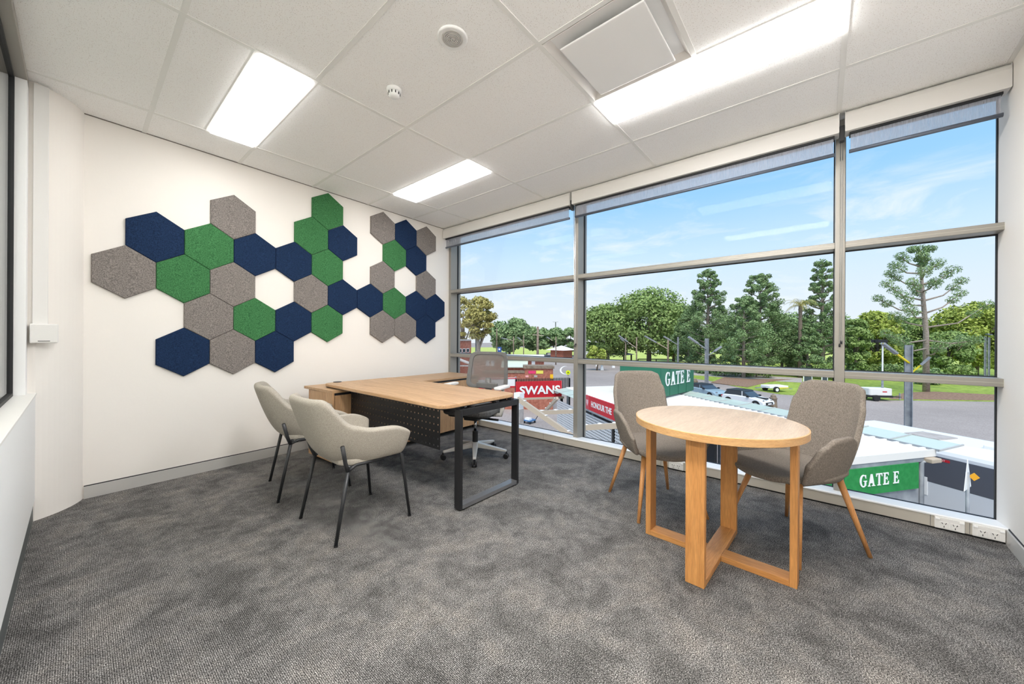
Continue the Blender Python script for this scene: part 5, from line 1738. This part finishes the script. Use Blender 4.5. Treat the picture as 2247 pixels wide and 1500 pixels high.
z2 = zat(818, 31)
MB().extr([c1 + dv * 2.4, c2, c2 + nv * .4, c1 + dv * 2.4 + nv * .4], (0, 0, z2 - ZG)).build('wall', M['brick'], gw)
MB().extr([c1 + dv * 2.4 - nv * .06 + Vector((0, 0, z2 - ZG)), c2 - nv * .06 + Vector((0, 0, z2 - ZG)), c2 + nv * .46 + Vector((0, 0, z2 - ZG)), c1 + dv * 2.4 + nv * .46 + Vector((0, 0, z2 - ZG))], (0, 0, .18)).build('coping', M['stone'], gw)
def plate(u0, u1, v0, v1, m_, nm='notice'):
    c = c1.dot(nv) - .03
    pts_ = [onp(u, v, nv, c) for u, v in ((u0, v1), (u1, v1), (u1, v0), (u0, v0))]
    MB().extr(pts_, nv * .02).build(nm, m_, gw)
plate(1159.5, 1175.5, 813, 819.5, plain('notice_pink', (232, 62, 112), .5))
plate(1176.5, 1192, 812.5, 819.5, plain('notice_yellow', (236, 222, 96), .5))
plate(1153, 1160, 823, 827.5, plain('notice_blush', (238, 170, 168), .5))
plate(1172, 1179, 823, 827.5, M['path'])
plate(1207, 1214, 821, 831, plain('notice_amber', (246, 190, 40), .5))
# pedestrian sign
q = gd(1247, 26)
pd = root('crossing_sign', 'round fluorescent yellow pedestrian crossing sign on a pale pole', 'road sign', tuple(q))
zc = zat(816, 26)
MB().tube([q, (q.x, q.y, zc)], .05, 8).build('post', M['path'], pd)
vd = Vector((q.x, q.y, 0)).normalized()
sd = vd.cross(Vector((0, 0, 1)))
c = Vector((q.x, q.y, zc)) - vd * .08
MB().extr([c + sd * (.16 * math.cos(t)) + Vector((0, 0, .16 * math.sin(t))) for t in [k * 6.283 / 24 for k in range(24)]], vd * .02).build('disc', plain('fluoro_yellow', (228, 240, 20), .5), pd)
for s_ in (-1, 1):
    MB().beam(c - vd * .01 + Vector((0, 0, .06)), c - vd * .01 + sd * (s_ * .06) + Vector((0, 0, -.06)), .03, .02).build('symbol_leg', M['gasket'], pd)
# blue banner, pavilion, concrete barriers
q = gd(1099, 90)
bb = root('blue_board', 'blue board with white emblem standing at the far left lawn', 'sign', tuple(q))
MB().box(q.x - .5, q.x - .4, q.y - .6, q.y + .6, zat(773, 90), zat(761, 90)).build('board', plain('board_blue', (52, 92, 168), .5), bb)
MB().box(q.x - .53, q.x - .5, q.y - .25, q.y + .25, zat(768, 90), zat(764, 90)).build('emblem', M['white'], bb)
MB().box(q.x - .45, q.x - .40, q.y - .05, q.y + .05, ZG, zat(773, 90)).build('post', M['steel'], bb)
q = gd(1232, 108)
pv = root('pavilion', 'small white-roofed pavilion under the far trees', 'building', tuple(q))
MB().box(q.x - 2.4, q.x + 2.4, q.y - 2.2, q.y + 2.2, ZG, zat(766, 108)).build('wall', M['brick'], pv)
MB().add([(q.x - 3.4, q.y - 3.2, zat(767, 108)), (q.x + 3.4, q.y - 3.2, zat(767, 108)), (q.x + 3.4, q.y + 3.2, zat(767, 108)), (q.x - 3.4, q.y + 3.2, zat(767, 108)), (q.x, q.y, zat(757, 108))], [(0, 1, 4), (1, 2, 4), (2, 3, 4), (3, 0, 4), (3, 2, 1, 0)]).build('roof', M['white'], pv)
q = gd(1352, 98)
ks = root('park_shelter', 'brown-roofed park shelter in the shade of the huge fig', 'building', tuple(q))
MB().add([(q.x - 3, q.y - 4, zat(776, 98)), (q.x + 3, q.y - 4, zat(776, 98)), (q.x + 3, q.y + 4, zat(776, 98)), (q.x - 3, q.y + 4, zat(776, 98)), (q.x, q.y, zat(766, 98))], [(0, 1, 4), (1, 2, 4), (2, 3, 4), (3, 0, 4), (3, 2, 1, 0)]).build('roof', plain('tile_brown', (116, 84, 70), .7), ks)
for sx in (-2.4, 2.4):
    for sy_ in (-3.2, 3.2):
        MB().box(q.x + sx - .15, q.x + sx + .15, q.y + sy_ - .15, q.y + sy_ + .15, ZG, zat(776, 98)).build('post', M['bark'], ks)
for u, v, lab in ((1321, 811, 'nearest white concrete block on the roadway behind the left taupe chair'), (1346, 806, 'right white concrete block on the roadway'), (1310, 803, 'farthest white concrete block on the roadway')):
    p = gnd(u, v)
    b_ = root('concrete_block', lab, 'barrier', tuple(p), .5, 'white concrete road blocks', local=True)
    MB().extr([(-1.0, -.3, 0), (-1.0, .3, 0), (-1.0, .15, .8), (-1.0, -.15, .8)], (2.0, 0, 0)).build('block', M['white'], b_)
    MB().box(-.7, -.4, -.33, -.2, 0, .12).build('fork_slot', M['gasket'], b_)
# notice boards on the grass
for u, w, lab in ((1773, 18, 'white-framed notice board on the grass left of the taupe chair top'), (1810, 12, 'grey notice board on the grass behind the taupe chair top')):
    D = 50
    q = gd(u, D)
    nb_ = root('notice_board', lab, 'sign', tuple(q), group='notice boards on the grass')
    hwid = w * D / FPX / 2
    sd = Vector((CY, -SY, 0))
    MB().beam(q - sd * hwid + Vector((0, 0, zat(829, D) - ZG)), q + sd * hwid + Vector((0, 0, zat(829, D) - ZG)), .06, .75).build('panel', plain('board_slate', (70, 78, 90), .6), nb_)
    for s_ in (-1, 1):
        p = q + sd * (s_ * hwid)
        MB().box(p.x - .06, p.x + .06, p.y - .06, p.y + .06, ZG, zat(821, D)).build('post', M['white'], nb_)
# low timber rail along the far lawn
fr_ = root('lawn_rail', 'long low dark rail along the near edge of the bright far lawn', 'fence', tuple(gd(1480, 96)))
RP = [gnd(1400, 794), gnd(1440, 794), gnd(1480, 794.5), gnd(1520, 795), gnd(1560, 796)]
for a_, b_ in zip(RP[:-1], RP[1:]):
    MB().beam(a_ + Vector((0, 0, .75)), b_ + Vector((0, 0, .75)), .18, .22).build('rail', M['gasket'], fr_)
    MB().box(a_.x - .1, a_.x + .1, a_.y - .1, a_.y + .1, ZG, ZG + .8).build('post', M['gasket'], fr_)
